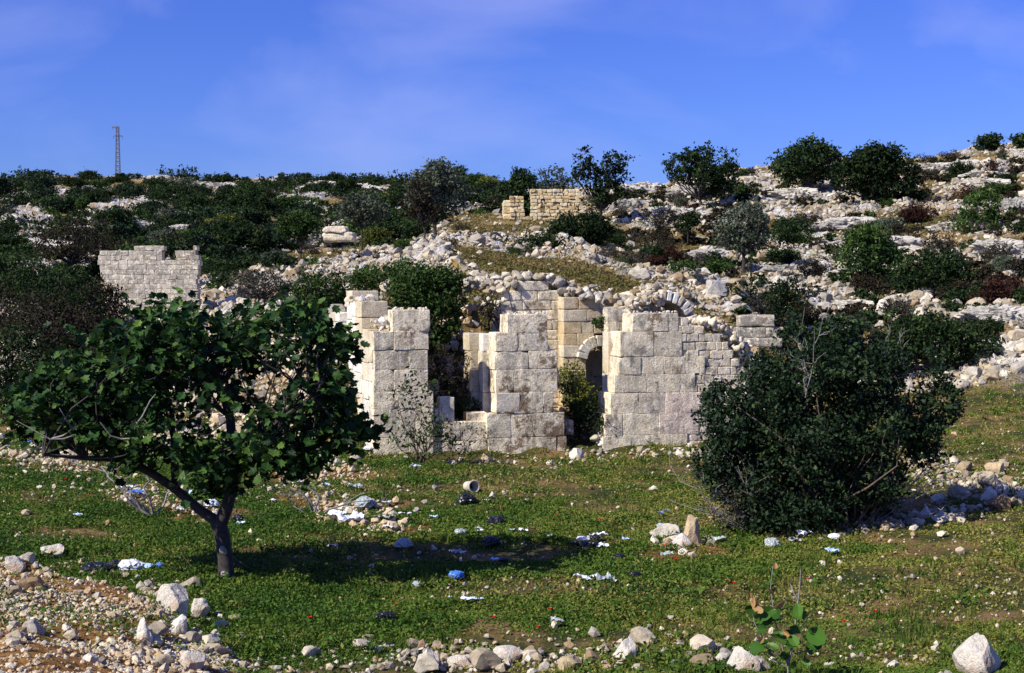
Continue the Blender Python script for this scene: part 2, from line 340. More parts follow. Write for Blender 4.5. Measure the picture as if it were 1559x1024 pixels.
# ------------------------------------------------------------------ ground sheet
def build_ground():
    tt = np.concatenate([np.linspace(-1.6, -.5, 40, endpoint=False), np.linspace(-.5, .5, 620), np.linspace(.5, 1.6, 41)[1:]])
    yy = np.concatenate([np.linspace(-60, 14, 30, endpoint=False), np.geomspace(14, 330, 860), np.geomspace(330, 700, 14)[1:]])
    Y, T = np.meshgrid(yy, tt, indexing='ij'); X = T*np.sqrt(Y*Y*(Y > 0)+144)
    X = np.where(Y > 0, T*np.sqrt(Y*Y+60), T*np.sqrt(60)*2*np.ones_like(Y)) if False else T*np.sqrt(np.maximum(Y, 0)**2+60)
    Z = zt(X, np.minimum(Y, 330))-np.maximum(Y-330, 0)*.04
    n, m = Y.shape; V = np.stack([X, Y, Z], 2).reshape(-1, 3)
    i = np.arange(n*m).reshape(n, m); F = np.stack([i[:-1, :-1], i[:-1, 1:], i[1:, 1:], i[1:, :-1]], 2).reshape(-1, 4)
    rock = rockmask(X, Y); mo = np.maximum(mound(X, Y), .8*wastem(X, Y)); hill = sm(53, 60, Y)
    m_, t, p, o = newmat('ground_soil_and_rock')
    def at(nm): return nn(t, 'ShaderNodeAttribute', attribute_name=nm).outputs['Fac']
    tcn = nn(t, 'ShaderNodeTexCoord'); v = tcn.outputs['Object']
    a = noise(t, .55, 7, .65, v); b = noise(t, 6, 5, .7, v); g = noise(t, .16, 5, .6, v)
    field = ramp(t, a.outputs['Fac'], [(.36, (.030, .042, .012)), (.48, (.07, .066, .02)), (.57, (.17, .11, .045)), (.72, (.26, .17, .08))]).outputs[0]
    dry = ramp(t, g.outputs['Fac'], [(.35, (.10, .10, .03)), (.5, (.22, .15, .06)), (.65, (.32, .22, .10))]).outputs[0]
    soil = ramp(t, b.outputs['Fac'], [(.35, (.10, .048, .016)), (.55, (.25, .13, .04)), (.7, (.40, .27, .13))]).outputs[0]
    rk = ramp(t, b.outputs['Fac'], [(.3, (.18, .17, .165)), (.5, (.42, .41, .40)), (.7, (.60, .58, .54))]).outputs[0]
    c = mix(t, at('hill'), field, dry); c = mix(t, at('mound'), c, soil)
    rn = noise(t, 1.3, 6, .7, v); mm = nn(t, 'ShaderNodeMath', operation='MULTIPLY'); t.links.new(at('rock'), mm.inputs[0])
    t.links.new(ramp(t, rn.outputs['Fac'], [(.40, 0.), (.52, 1.)]).outputs[0], mm.inputs[1])
    c = mix(t, mm.outputs[0], c, rk)
    c = mix(t, .5, c, ramp(t, b.outputs['Fac'], [(.3, .5), (.65, 1.3)]).outputs[0], 'MULTIPLY')
    t.links.new(c, p.inputs['Base Color']); p.inputs['Roughness'].default_value = .95; p.inputs['Specular IOR Level'].default_value = .1
    bn = nn(t, 'ShaderNodeBump'); bn.inputs['Strength'].default_value = .9; bn.inputs['Distance'].default_value = .12
    t.links.new(b.outputs['Fac'], bn.inputs['Height']); t.links.new(bn.outputs[0], p.inputs['Normal'])
    me = mesh_np('ground', V, [F], rock.ravel(), m_, False)
    for nm, arr in (('rock', rock), ('mound', mo), ('hill', hill)):
        at_ = me.attributes.new(nm, 'FLOAT', 'POINT'); at_.data.foreach_set('value', arr.ravel().astype(np.float32))
    obj('ground', me, kind='structure')
build_ground()

# ------------------------------------------------------------------ masonry blocks
def _lat(n=9):
    idx = {}; pts = []; F = []
    def pid(a, b, c):
        k = (a, b, c)
        if k not in idx: idx[k] = len(pts); pts.append(k)
        return idx[k]
    N = n-1
    for a in range(N):
        for b in range(N):
            for c, fl in ((0, 0), (N, 1)):
                for ax in range(3):
                    q = []
                    for (i, j) in ((a, b), (a+1, b), (a+1, b+1), (a, b+1)):
                        t = [i, j]; t.insert(ax, c); q.append(pid(*t))
                    flip = fl ^ (ax == 1)
                    F.append(q if flip else q[::-1])
    return np.array(pts), np.array(F)
LP, LF = _lat()
def block(acc, c, h, ang, r=.03, t=.5, jig=.012, tilt=.01):
    h = np.array(h, float); r = min(r, h.min()*.45); P = np.zeros((len(LP), 3))
    for ax in range(3):
        H = h[ax]; co = np.array([-H, -H+r*.6, *np.linspace(-H+r*1.6, H-r*1.6, 5), H-r*.6, H]); P[:, ax] = co[LP[:, ax]]
    cl = np.clip(P, -(h-r), h-r); d = P-cl; ln = np.linalg.norm(d, axis=1, keepdims=True)
    P = np.where(ln > 1e-9, cl+d/np.maximum(ln, 1e-9)*r, P)
    for _ in range(rng.integers(0, 4)):
        nr = rng.choice([-1, 1], 3)*rng.uniform(.25, 1, 3); nr /= np.linalg.norm(nr); dd = (np.abs(nr)*h).sum()-rng.uniform(.015, .10)*min(1, h.min()*3)
        P = P-np.clip(P@nr-dd, 0, None)[:, None]*nr
    k = P*3.1+rng.uniform(0, 90, 3)
    P = P+np.stack([fbm(k[:, 0], k[:, 1], k[:, 2], q, 2, .8)-.5 for q in (1, 2, 3)], 1)*3.6*jig
    a = ang+rng.normal(0, tilt*.6); b = rng.normal(0, tilt*.5)
    ca, sa, cb, s_b = math.cos(a), math.sin(a), math.cos(b), math.sin(b)
    M = np.array([[ca, -sa, 0], [sa, ca, 0], [0, 0, 1]])@np.array([[cb, 0, s_b], [0, 1, 0], [-s_b, 0, cb]])
    acc.add(P@M.T+np.array(c), LF, t)
def course(acc, o, ang, s0, s1, z0, z1, thick, bw, gap=.002, r=.012, jig=.010, dj=.008, jag=0, tr=(0, 1), b0=0, jl=1):
    """blocks of one course; o = wall origin (x, y), ang = wall direction, wall body lies behind the line"""
    f = np.array([math.cos(ang), math.sin(ang)]); n = np.array([-f[1], f[0]]); s = s0+random.uniform(0, jag*jl); s1 = s1-random.uniform(0, jag)
    while s < s1-.05:
        wd = random.uniform(bw*.65, bw*1.45)
        if s+wd > s1-bw*.4: wd = s1-s
        dz = random.uniform(-.01, .01); d = random.uniform(-dj, dj)
        c2 = np.array(o)+f*(s+wd/2)+n*(b0+thick/2+d)
        block(acc, (c2[0], c2[1], (z0+z1)/2+dz), (wd/2-gap/2, thick/2, (z1-z0)/2-gap/2), ang, r, random.uniform(*tr), jig)
        s += wd
def vz(v, Y): return EYE-(v-HV)*Y/FX
def frontrow(acc, u0, u1, v0, v1, bw, thick=.5, b0=0, jag=0, **k):
    s0, s1 = fu_s(u0, b0), fu_s(u1, b0); Y = sb((s0+s1)/2, b0)[1]
    course(acc, P0, TH, s0, s1, vz(v1, Y), vz(v0, Y), thick, bw, b0=b0, jag=jag, **k)
def rub_on(acc, pts, size, n, spread, tr=(0, 1)):
    """loose stones lying along a polyline of (x, y, z)"""
    pts = np.array(pts, float); P = []; 
    for _ in range(n):
        f = random.uniform(0, len(pts)-1.001); i = int(f); p = pts[i]+(pts[i+1]-pts[i])*(f-i)
        P.append(p+np.array([random.gauss(0, spread), random.gauss(0, spread), random.uniform(-.4, .8)*size]))
    scatter_stones(acc, P, np.array([random.uniform(.5, 1.4)*size for _ in P]), [random.uniform(*tr) for _ in P], 2, 1.5)

church = thing('ruined_church', (*sb(5, 2), 0.0), 'roofless ruin of large grey limestone blocks with three tall piers, dug into the rocky slope', 'ruin')
CL = np.array([*sb(5, 2), 0.0])
def cpart(name, acc, mat, label=None, smooth=True, parent=None):
    acc.V = [v-CL for v in acc.V]
    o = obj(name, acc.mesh(name, mat, smooth), parent or church); 
    if label: o['label'] = label
    if any(q in name for q in ('rubble', 'fragments', 'vault_cover')): o['kind'] = 'stuff'
    return o
RT = [478, 506, 534.4, 562, 597.5, 629, 665.6, 715]
# left pier, front face
A = Acc()
frontrow(A, 598, 655, 471, 504.5, .8, .9)
for (v0, v1, bw) in ((504.5, 532.8, .95), (532.8, 562, 1.0), (562, 596, .8), (596, 622.4, .9), (622.4, 665.6, 1.1), (665.6, 712, .9)):
    frontrow(A, 569, 654+(6 if v0 > 590 else 0), v0, v1, bw, .9, jag=.05 if v0 < 590 else 0)
cpart('left_pier', A, M_ash)
A = Acc(); rub_on(A, [(*sb(fu_s(u, .4), .4), vz(v, 45.5)) for u, v in ((604, 471), (650, 471))], .07, 26, .14); rub_on(A, [(*sb(fu_s(u, .5), .5), vz(v, 46.5)) for u, v in ((775, 478), (833, 478))], .07, 30, .15); rub_on(A, [(*sb(fu_s(u, .4), .4), vz(v, 47.2)) for u, v in ((965, 477), (1032, 477))], .07, 30, .15)
cpart('top_fragments', A, M_cream, smooth=False)
# low wall between the piers with one pale block on it
A = Acc()
frontrow(A, 655, 742, 642, 672, .8, .7, .1); frontrow(A, 655, 742, 672, 712, .9, .7, .1); frontrow(A, 662, 672, 622, 642, .3, .5, .2); frontrow(A, 712, 742, 628, 642, .4, .6, .2)
cpart('low_wall', A, M_ash)
A = Acc(); frontrow(A, 669, 692, 605, 641, .6, .5, .25, tr=(.9, 1)); cpart('fallen_block', A, M_cream)
# centre pier
A = Acc()
rows = [(773, 835), (753, 836), (753, 851), (752, 850), (755, 845), (740, 862), (741, 866)]
for k, (a, b) in enumerate(rows): frontrow(A, a, b, RT[k], RT[k+1], .85, 1.0, jag=.07)
frontrow(A, 862, 874, 640, 662, .3, .6, .3)
M_cp = ash_mat('stained_ashlar', [(.56, .53, .45), (.68, .63, .52), (.76, .70, .57)], (.12, .075, .045), .515); cpart('centre_pier', A, M_cp)
A = Acc(); frontrow(A, 756, 792, 599, 628, 9, .3, -.02, tr=(.9, 1)); cpart('pale_block', A, M_cream)
# pale projecting jamb of the centre pier (seen lit on its left side)
A = Acc()
S = fu_s(752)
for k in range(6):
    Y = sb(S, 1)[1]; z1_, z0_ = vz(RT[k+1]+(2 if k == 0 else 0), Y)-.0, vz(RT[k+2] if k+2 < 8 else 715, Y)
    if k >= 5: break
    course(A, P0, TH, S-.10-random.uniform(0, .05), S+.6, z0_, z1_, .62, 2, b0=.98, tr=(.4, 1))
    course(A, P0, TH, S-.38-random.uniform(0, .05), S+.3, z0_, z1_, .9, 2, b0=1.62, tr=(.0, .8))
cpart('centre_jamb', A, M_cream)
# right wall: large ashlar then small masonry with a sloping broken end
A = Acc()
RR = [477, 504.5, 542.7, 569.3, 597.5, 629, 662.3, 715]
ext = [(963, 1034), (944, 1040), (943, 1075), (936, 1060), (930, 1072), (921, 1066), (917, 1048)]
for k, (a, b) in enumerate(ext): frontrow(A, a, b, RR[k], RR[k+1], .9, 1.0, jag=.03)
cpart('right_wall', A, M_ash)
A = Acc(); v = 483
while v < 712:
    h = 12.5; k = max(i for i in range(7) if RR[i] <= v+6)
    left = ext[k][1]-9
    right = float(np.interp(v, [483, 487, 500, 512, 522, 545, 560, 600, 700], [1050, 1064, 1090, 1106, 1120, 1132, 1140, 1146, 1150]))
    frontrow(A, left, right, v, v+h, .34, .55, .022, jl=0, jag=.22, gap=.004, r=.02, jig=.014, dj=.012)
    frontrow(A, left, right-6, v, v+h, .4, .4, .58, jl=0, jag=.3, gap=.006, r=.025, jig=.016, dj=.03)
    v += h
rub_on(A, [(*sb(fu_s(1064, .4), .4), vz(491, 48)), (*sb(fu_s(1085, .4), .4), vz(494, 48)), (*sb(fu_s(1118, .4), .4), vz(520, 48.3)), (*sb(fu_s(1146, .4), .4), vz(560, 48.5)), (*sb(fu_s(1152, .4), .4), vz(640, 48.5))], .16, 260, .17)
cpart('small_stone_walling', A, M_ash, 'small coursed stones with a broken sloping end')
# lit jamb faces of right wall
A = Acc(); S = fu_s(946)
for k in range(1, 7):
    Y = sb(S, 1)[1]
    course(A, P0, TH, S-.12-(.15*(k-3) if k > 3 else 0), S+.5, vz(RR[k+1] if k+1 < 8 else 715, Y), vz(RR[k], Y), .6, 2, b0=.96, tr=(.4, 1))
rub_on(A, [(*sb(fu_s(915, .5), .3), .3), (*sb(fu_s(912, .8), .8), .5)], .2, 30, .2)
cpart('right_jamb', A, M_cream)
# left side wall running back into the slope
A = Acc(); ang = TH+R(90)+R(3)
o = np.array(sb(0.02, .0)); side_o = o
def side(b0, b1, ztop, off=0.0, tr=(.3, 1)):
    d = np.array([math.cos(ang), math.sin(ang)]); n = np.array([d[1], -d[0]])  # n points into the church
    z = -.4; k = 0
    while z < ztop-.1:
        h = random.choice([.52, .6, .66]); h = min(h, ztop-z)
        s = b0
        while s < b1-.05:
            wd = random.uniform(.6, 1.2)
            if s+wd > b1-.35: wd = b1-s
            c2 = o+d*(s+wd/2)+n*(.45-off+random.uniform(-.03, .03))
            block(A, (c2[0], c2[1], z+h/2), (wd/2-.008, .45, h/2-.008), ang, .018, random.uniform(*tr), .014)
            s += wd
        z += h
side(.9, 1.9, 4.1, 0); side(1.9, 3.4, 5.0, 0.02); side(3.4, 4.5, 5.35, .02); side(4.5, 6.3, 4.6, .25, (0, .6))
side(.3, .89, 4.05)
cpart('side_wall', A, M_cream)
A = Acc()
for b in np.linspace(.6, 2.0, 3): rub_on(A, [(*sb(.3, b), 4.2), (*sb(1.2, b), 4.4)], .17, 26, .15)
rub_on(A, [(*sb(.1, 2.2), 5.1), (*sb(.2, 5.8), 4.9)], .17, 40, .22)
cpart('rubble_core', A, M_cream, 'rough rubble core exposed on top of the left pier', False)
# inner side of left bay
A = Acc()
for z in np.arange(-.2, 3.4, .55): course(A, P0, TH, fu_s(742, 3.2), fu_s(772, 3.2), z, z+.55, .6, .8, b0=3.2, tr=(0, .5))
cpart('inner_pier', A, M_cream)
# back gable wall
A = Acc(); v = 427
while v < 640:
    h = 15; hw = float(np.interp(v, [427, 440, 455, 475, 640], [24, 44, 52, 56, 60]))
    frontrow(A, 812-hw, 812+hw, v, v+h, .75, .7, 3.6, r=.03); v += h
cpart('gable_wall', A, M_ash)
A = Acc()
gp = [(*sb(fu_s(u, 3.9), 3.9), vz(v, 49.5)) for u, v in ((752, 445), (775, 431), (800, 423), (830, 424), (850, 432), (872, 442))]
rub_on(A, gp, .2, 120, .16); cpart('gable_rubble', A, M_rub, smooth=False); A = Acc(); gp2 = [(*sb(fu_s(u, 5.6), 5.6), vz(v, 51.5)) for u, v in ((690, 440), (720, 432), (760, 428), (800, 424))]
rub_on(A, gp2, .22, 150, .25)
cpart('bank_rubble', A, M_rub, smooth=False)
# ochre rubble slope of the left bay
A = Acc()
for b in np.linspace(1.4, 6.0, 11): rub_on(A, [(*sb(s_, b), z1(*sb(s_, b))+.1) for s_ in (1.2, 2.2, 3.2, 4.4)], .2, 45, .25, (0, .7))
cpart('rubble_slope', A, M_rubR, smooth=False)
# pale inner wall with an arched niche, seen through the right bay
A = Acc(); v = 452; arch_u, arch_v, ar = 913, 545, 19
while v < 680:
    h = 18.5; l, r_ = 858, 965
    Yb = sb(fu_s(913, 3.0), 3.0)[1]
    inside = v+h > arch_v-ar-14 and v < 612
    if inside:
        dv = max(0, arch_v-(v+h*.5)); w_ = ar if dv <= 0 else math.sqrt(max(0, (ar+9)**2-dv*dv))
        frontrow(A, l, arch_u-max(w_, 6)-1, v, v+h, .6, .8, 3.0, r=.025, tr=(0, .8)); frontrow(A, arch_u+max(w_, 6)+1, r_, v, v+h, .6, .8, 3.0, r=.025, tr=(0, .8))
    else: frontrow(A, l, r_, v, v+h, .7, .8, 3.0, r=.025, tr=(0, .8))
    v += h
cpart('inner_wall', A, M_inner)
A = Acc(); sA = fu_s(arch_u, 2.9); zA = vz(arch_v, Yb); rad = ar*Yb/FX
for i in range(9):
    a = math.pi*(i+.5)/9; rr = rad+.17
    c2 = P0+FD*(sA+math.cos(a)*rr)+BD*3.3
    acc2 = Acc(); block(acc2, (0, 0, 0), (.19, .46, rr*math.pi/18-.005), 0, .02, random.uniform(.3, 1), .01, .001)
    Vb = acc2.V[0]; Ry = np.array([[math.cos(a), 0, -math.sin(a)], [0, 1, 0], [math.sin(a), 0, math.cos(a)]])
    Rz = np.array([[FD[0], BD[0], 0], [FD[1], BD[1], 0], [0, 0, 1]])
    A.add(Vb@Ry.T@Rz.T+np.array([c2[0], c2[1], zA+math.sin(a)*rr]), acc2.F[0], acc2.T[0])
cpart('niche_arch', A, M_cream)
A = Acc()
for z in np.arange(-.3, 4.6, .5): course(A, P0, TH, fu_s(880, 5.2), fu_s(965, 5.2), z, z+.5, .6, .7, b0=5.2, tr=(0, .8))
for k in range(5): course(A, P0, TH, fu_s(868, 4.5), fu_s(975, 4.5), 4.35, 4.6, .48, .7, b0=3.82+.48*k-.05, tr=(0, .8))  # unseen roof slabs, added to keep sunlight out of the niche
cpart('niche_back_and_shade_roof', A, M_inner)
A = Acc()
q = [(*sb(fu_s(u, 3.3), 3.3), vz(v, 49.5)) for u, v in ((868, 444), (900, 452), (930, 460), (955, 466), (985, 470))]
rub_on(A, q, .22, 150, .22); q = [(*sb(fu_s(u, 4.8), 4.8), vz(v-2, 51.2)) for u, v in ((868, 438), (920, 444), (960, 452), (985, 458))]
rub_on(A, q, .12, 30, .35); cpart('vault_rubble', A, M_rub, smooth=False); A = Acc(); q = [(*sb(fu_s(u, 2), 2), vz(v, 49)) for u, v in ((940, 478), (965, 476), (985, 472))]
rub_on(A, q, .2, 60, .2)
cpart('wall_top_rubble', A, M_rub, smooth=False)
A = Acc()
for z in np.arange(-.2, 4.7, .5): course(A, P0, TH, fu_s(925, 1.7), fu_s(1000, 1.7), z, z+.5, .5, .7, b0=1.7)
cpart('inner_spandrel', A, M_ash)
n_, m_ = 40, 26; G = np.zeros((n_, m_, 3))
for i, u in enumerate(np.linspace(862, 1006, n_)):
    zf = vz(float(np.interp(u, [860, 900, 930, 965, 1010], [447, 453, 459, 464, 466])), sb(fu_s(u, 3.4), 3.4)[1])
    for j, b in enumerate(np.linspace(3.3, 7.2, m_)):
        x, y = sb(fu_s(u, 3.3), b); f = (b-3.3)/3.9; zb_ = z1(*sb(fu_s(u, 3.3), 7.2))+.05
        G[i, j] = (x, y, zf+(zb_-zf)*f+.3*math.sin(math.pi*f)+(fbm(np.array([x*.9]), np.array([y*.9]), None, 3, 3)[0]-.5)*.4)
ii = np.arange(n_*m_).reshape(n_, m_); A = Acc(); A.add(G.reshape(-1, 3), np.stack([ii[:-1, :-1], ii[1:, :-1], ii[1:, 1:], ii[:-1, 1:]], 2).reshape(-1, 4), .5)
lo = G[:, 0].copy(); lo[:, 2] -= .45; A.add(np.concatenate([G[:, 0], lo]), [[i, i+n_, i+n_+1, i+1] for i in range(n_-1)], .5)
earth_pts = G.reshape(-1, 3).copy()
cpart('earth_cover', A, stone_mat('dry_earth', [(.20, .14, .06), (.20, .14, .06)], stain=(.12, .12, .03), stain_amt=.8, bump=.8, objrand=False, stain_lo=.42))
# remains of the vault: a quarter ring of thin voussoirs
A = Acc(); bb = 1.5; sA = fu_s(1011, bb); zA = vz(501, sb(sA, bb)[1]); rad = 1.0
for j in range(6):
    for i in range(14 if j else 10):
        a = R(-14)+R(128 if j else 104)*i/(13 if j else 9)+R(random.uniform(-1.5, 1.5)); rr = rad+.17
        c2 = P0+FD*(sA+math.cos(a)*rr)+BD*(bb+.25+j*.5)
        acc2 = Acc(); block(acc2, (0, 0, 0), (.19, .24, .085), 0, .03, random.uniform(.5, 1), .02, .04)
        Ry = np.array([[math.cos(a), 0, -math.sin(a)], [0, 1, 0], [math.sin(a), 0, math.cos(a)]]); Rz = np.array([[FD[0], BD[0], 0], [FD[1], BD[1], 0], [0, 0, 1]])
        A.add(acc2.V[0]@Ry.T@Rz.T+np.array([c2[0], c2[1], zA+math.sin(a)*rr]), acc2.F[0], acc2.T[0])
cpart('vault_ring', A, M_cream)
A = Acc()
for j in range(3): rub_on(A, [(*sb(fu_s(u, 1.3), 2.1+j*.6), vz(v, 49)) for u, v in ((962, 466), (985, 456), (1004, 442), (1026, 438), (1048, 452))], .15, 60, .10)
rub_on(A, [(*sb(fu_s(u, 1.5), 1.5), vz(v, 49)) for u, v in ((960, 470), (980, 458), (1000, 450), (1003, 470))], .15, 60, .10)
cpart('vault_cover', A, M_rub, smooth=False)

# ------------------------------------------------------------------ other ruins
def wallrow(acc, x0, ang, Y, u0, u1, v0, v1, bw, thick, o, **k):
    s0 = (u0-CU)/FX*Y-x0; s1 = (u1-CU)/FX*Y-x0
    course(acc, o, ang, s0, s1, vz(v1, Y), vz(v0, Y), thick, bw, **k)
Yw = 74.0; A = Acc(); v = 374.0; CLs = CL
while v < 492:
    h = 7.3
    L_ = float(np.interp(v, [374, 381, 388, 418, 424, 450, 492], [205, 153, 149, 152, 158, 165, 176])); R_ = float(np.interp(v, [374, 400, 420, 460, 492], [300, 307, 302, 306, 302]))
    gaps = [(L_, 251, ), (267, R_)] if v < 393 else [(L_, R_)]
    if v < 380: gaps = [(205, 252), (294, 304)]
    for a, b in gaps: wallrow(A, 0, 0, Yw, a, b, v, v+h, .5, .6, (0, Yw), jag=.12, gap=.003, r=.016, jig=.010, dj=.010)
    v += h
lw = thing('ruined_wall', (-18.5, Yw, 0), 'long light grey wall of small coursed blocks with a notch in its top, left on the slope', 'wall')
A.V = [q-np.array([-18.5, Yw, 0]) for q in A.V]; obj('coursed_masonry', A.mesh('coursed_masonry', ash_mat('weathered_grey_courses', [(.32, .31, .29), (.42, .40, .37), (.50, .48, .43)], (.20, .17, .13), .55), True), lw)
# hilltop ruin
Yh = 118.0; A = Acc(); hr = thing('ruined_house', (3.6, Yh, 12), 'small roofless golden stone house with a doorway and slit windows on the hilltop', 'ruin')
v = 288.0
while v < 352:
    h = 5.2; spans = []
    Lh = 775 if v > 296 else 806
    top2 = [(806, 858), (858, 886)] if v < 296 else [(776, 800), (806, 858), (858, 893)]
    if v > 296: top2 = [(776, 800), (807, 825), (830, 893)] if 303 < v < 322 else [(776, 800), (806, 893)]
    if v > 311: top2[-1] = (top2[-1][0], 912)
    if v > 318: top2[-1] = (top2[-1][0], 921)
    if v > 322: top2 = [(776, top2[-1][1])] if v > 328 else top2
    for a, b in top2: wallrow(A, 0, 0, Yh, a, b, v, v+h, .45, 2.2, (0, Yh), jag=.12, gap=.02, r=.04, jig=.035, dj=.09)
    v += h
A.V = [q-np.array([3.6, Yh, 12]) for q in A.V]; obj('front_wall', A.mesh('front_wall', M_gold, True), hr)
A = Acc()
B_ = Acc()
for v in np.arange(304, 345, 5.2):
    wallrow(A, 0, R(80), Yh, 0, 0, v, v+5.2, 1, .1, (0, 0)) if False else course(A, (-.1, Yh+.8), R(92), 0, 4.5, vz(v+5.2, Yh), vz(v, Yh), .6, .7, r=.06, jig=.03)
    course(B_, (-.1, Yh+5.3), 0, 3.0, 7.0, vz(v+5.2, Yh+5), vz(v, Yh+5), .6, .7, r=.06, jig=.03)
A.V = [q-np.array([3.6, Yh, 12]) for q in A.V]; obj('side_wall', A.mesh('side_wall', M_gold, True), hr); B_.V = [q-np.array([3.6, Yh, 12]) for q in B_.V]; obj('rear_wall', B_.mesh('rear_wall', M_gold, True), hr)
# ashlar stub right of the church, grey block left of it
Yr = 55.5; A = Acc()
for v0, v1, a, b in ((480, 498, 1126, 1180), (498, 514, 1122, 1188), (514, 528, 1132, 1192)):
    wallrow(A, 0, R(0), Yr, a, b, v0, v1, 1.0, .8, (0, Yr), jig=.03, r=.05)
A.V = [q-np.array([9, Yr, 1]) for q in A.V]
obj('ashlar_wall_stub', A.mesh('ashlar_wall_stub', ash_mat('dark_grey_ashlar', [(.24, .24, .23), (.32, .31, .29), (.38, .36, .33)], (.14, .1, .07), .58), True), loc=(9, Yr, 1), label='low grey ashlar wall stub just beyond the broken right end of the church', cat='wall')
A = Acc(); Yk = 86
for v0, v1, a, b in ((345, 354, 494, 528), (354, 367, 492, 540)): wallrow(A, 0, 0, Yk, a, b, v0, v1, 3, 1.2, (0, Yk), jig=.08, r=.12)
A.V = [q-np.array([-10.5, Yk, 8]) for q in A.V]
obj('squared_block', A.mesh('squared_block', M_ash, True), loc=(-10.5, Yk, 8), label='big squared grey block sitting alone on the slope above the church', cat='rock')

# ------------------------------------------------------------------ plants
def leafquads(P, size, r, elong=1.5, up=.3):
    n = len(P); d = r.normal(size=(n, 3)); d /= np.linalg.norm(d, axis=1, keepdims=True)
    nrm = r.normal(size=(n, 3)); nrm[:, 2] = np.abs(nrm[:, 2])+up; e = np.cross(nrm, d); e /= np.linalg.norm(e, axis=1, keepdims=True)
    s = (size*r.uniform(.6, 1.3, n))[:, None]
    V = np.stack([P-d*s*elong*.5, P+e*s*.38+d*s*.06, P+d*s*elong*.5, P-e*s*.38-d*s*.06], 1).reshape(-1, 3)
    return V, np.arange(n*4).reshape(n, 4)
def clumps(blobs, n, r, shell=.45):
    B = np.array([b[:6] for b in blobs], float); vol = B[:, 3]*B[:, 4]*B[:, 5]; vol = vol**.75
    k = r.choice(len(B), n, p=vol/vol.sum()); d = r.normal(size=(n, 3)); d /= np.linalg.norm(d, axis=1, keepdims=True)
    rad = r.uniform(shell, 1.0, n)**.6; q = d*2.4+k[:, None]*3.7; rad = rad*(.62+.72*fbm(q[:, 0], q[:, 1], q[:, 2], 5, 2))*np.where(r.random(n) < .12, r.uniform(1.05, 1.35, n), 1)
    return B[k, :3]+d*rad[:, None]*B[k, 3:6], k
def foliage(acc, blobs, nc, lpc, lsize, crad, seed, elong=1.5, shell=.45, zmin=None):
    r = np.random.default_rng(seed); Cn, k = clumps(blobs, nc, r, shell)
    if zmin is not None: Cn = Cn[Cn[:, 2] > zmin]
    nc = len(Cn); cr_ = crad*r.uniform(.5, 1.5, nc)
    P = np.repeat(Cn, lpc, 0)+r.normal(size=(nc*lpc, 3))*np.repeat(cr_, lpc)[:, None]*np.array([.62, .62, .45])
    V, F = leafquads(P, lsize, r, elong); T = np.clip(np.repeat(r.normal(.45, .22, nc), lpc)+r.normal(0, .15, nc*lpc), 0, 1)
    acc.add(V, F, np.repeat(T, 4)); return Cn
def stems(acc, base, Cn, n, r0, seed, fork=.45, sides=5):
    rr = random.Random(seed); base = np.array(base, float)
    idx = rr.sample(range(len(Cn)), min(n, len(Cn)))
    for i in idx:
        b = base+np.array([rr.gauss(0, .12), rr.gauss(0, .12), 0]); p = wob(b, Cn[i], 6, .07, rr)
        tube(acc, p, np.linspace(r0*rr.uniform(.5, 1), r0*.12, 7), sides)
shr = {}
def proto(kind, k):
    """unit shrub: about 2 wide, 1.3 high, base at z = 0"""
    key = (kind, k)
    if key in shr: return shr[key]
    r = np.random.default_rng(hash((len(kind), ord(kind[0]), k)) % 9999); mats = {'dark': M_dark, 'ever': M_ever, 'green': M_green, 'olive': M_olive, 'yellow': M_yel, 'brown': M_brown, 'grey': M_greyt, 'red': M_red}
    bl = [(0, 0, .5, .72, .7, .48)]
    for _ in range(7):
        a = r.uniform(0, 6.28); q = r.uniform(.3, .72); bl.append((math.cos(a)*q, math.sin(a)*q, r.uniform(.25, .9), r.uniform(.22, .42), r.uniform(.22, .42), r.uniform(.2, .36)))
    A = Acc(); twiggy = kind in ('brown', 'grey', 'red')
    Cn = foliage(A, bl, 130 if twiggy else 230, 12 if twiggy else 17, .075 if twiggy else .085, .13, k*7+len(kind), 1.4, .3, .05)
    crown = A.mesh('crown', mats[kind]); A = Acc(); stems(A, (0, 0, -.05), Cn, 40 if twiggy else 9, .03, k, sides=4)
    shr[key] = (crown, A.mesh('stem', M_brb if twiggy else M_bark)); return shr[key]
def shrub(u, v, w_, h_, kind, label, name='shrub', cat='shrub', Y=None, group=None, parts=True, k=None, sink=0.0):
    """u, v: foot of the plant in the picture; w_, h_: its size there"""
    if Y is None: X, Y, z = ground_at(u, v)
    else: X = (u-CU)/FX*Y; z = z1(X, Y)
    m = Y/FX; crown, st = proto(kind, random.randrange(4) if k is None else k); S_ = (w_*m/2.1, w_*m/2.3, h_*m/1.22)
    rz = random.uniform(0, 6.28)
    if parts:
        o = thing(name, (X, Y, z-sink), label, cat, group); c = obj('crown', crown, o, scale=S_, rz=rz); obj('stem', st, o, scale=S_, rz=rz)
    else: o = obj(name, crown, None, (X, Y, z-sink), rz, S_, label, cat, group)
    return o
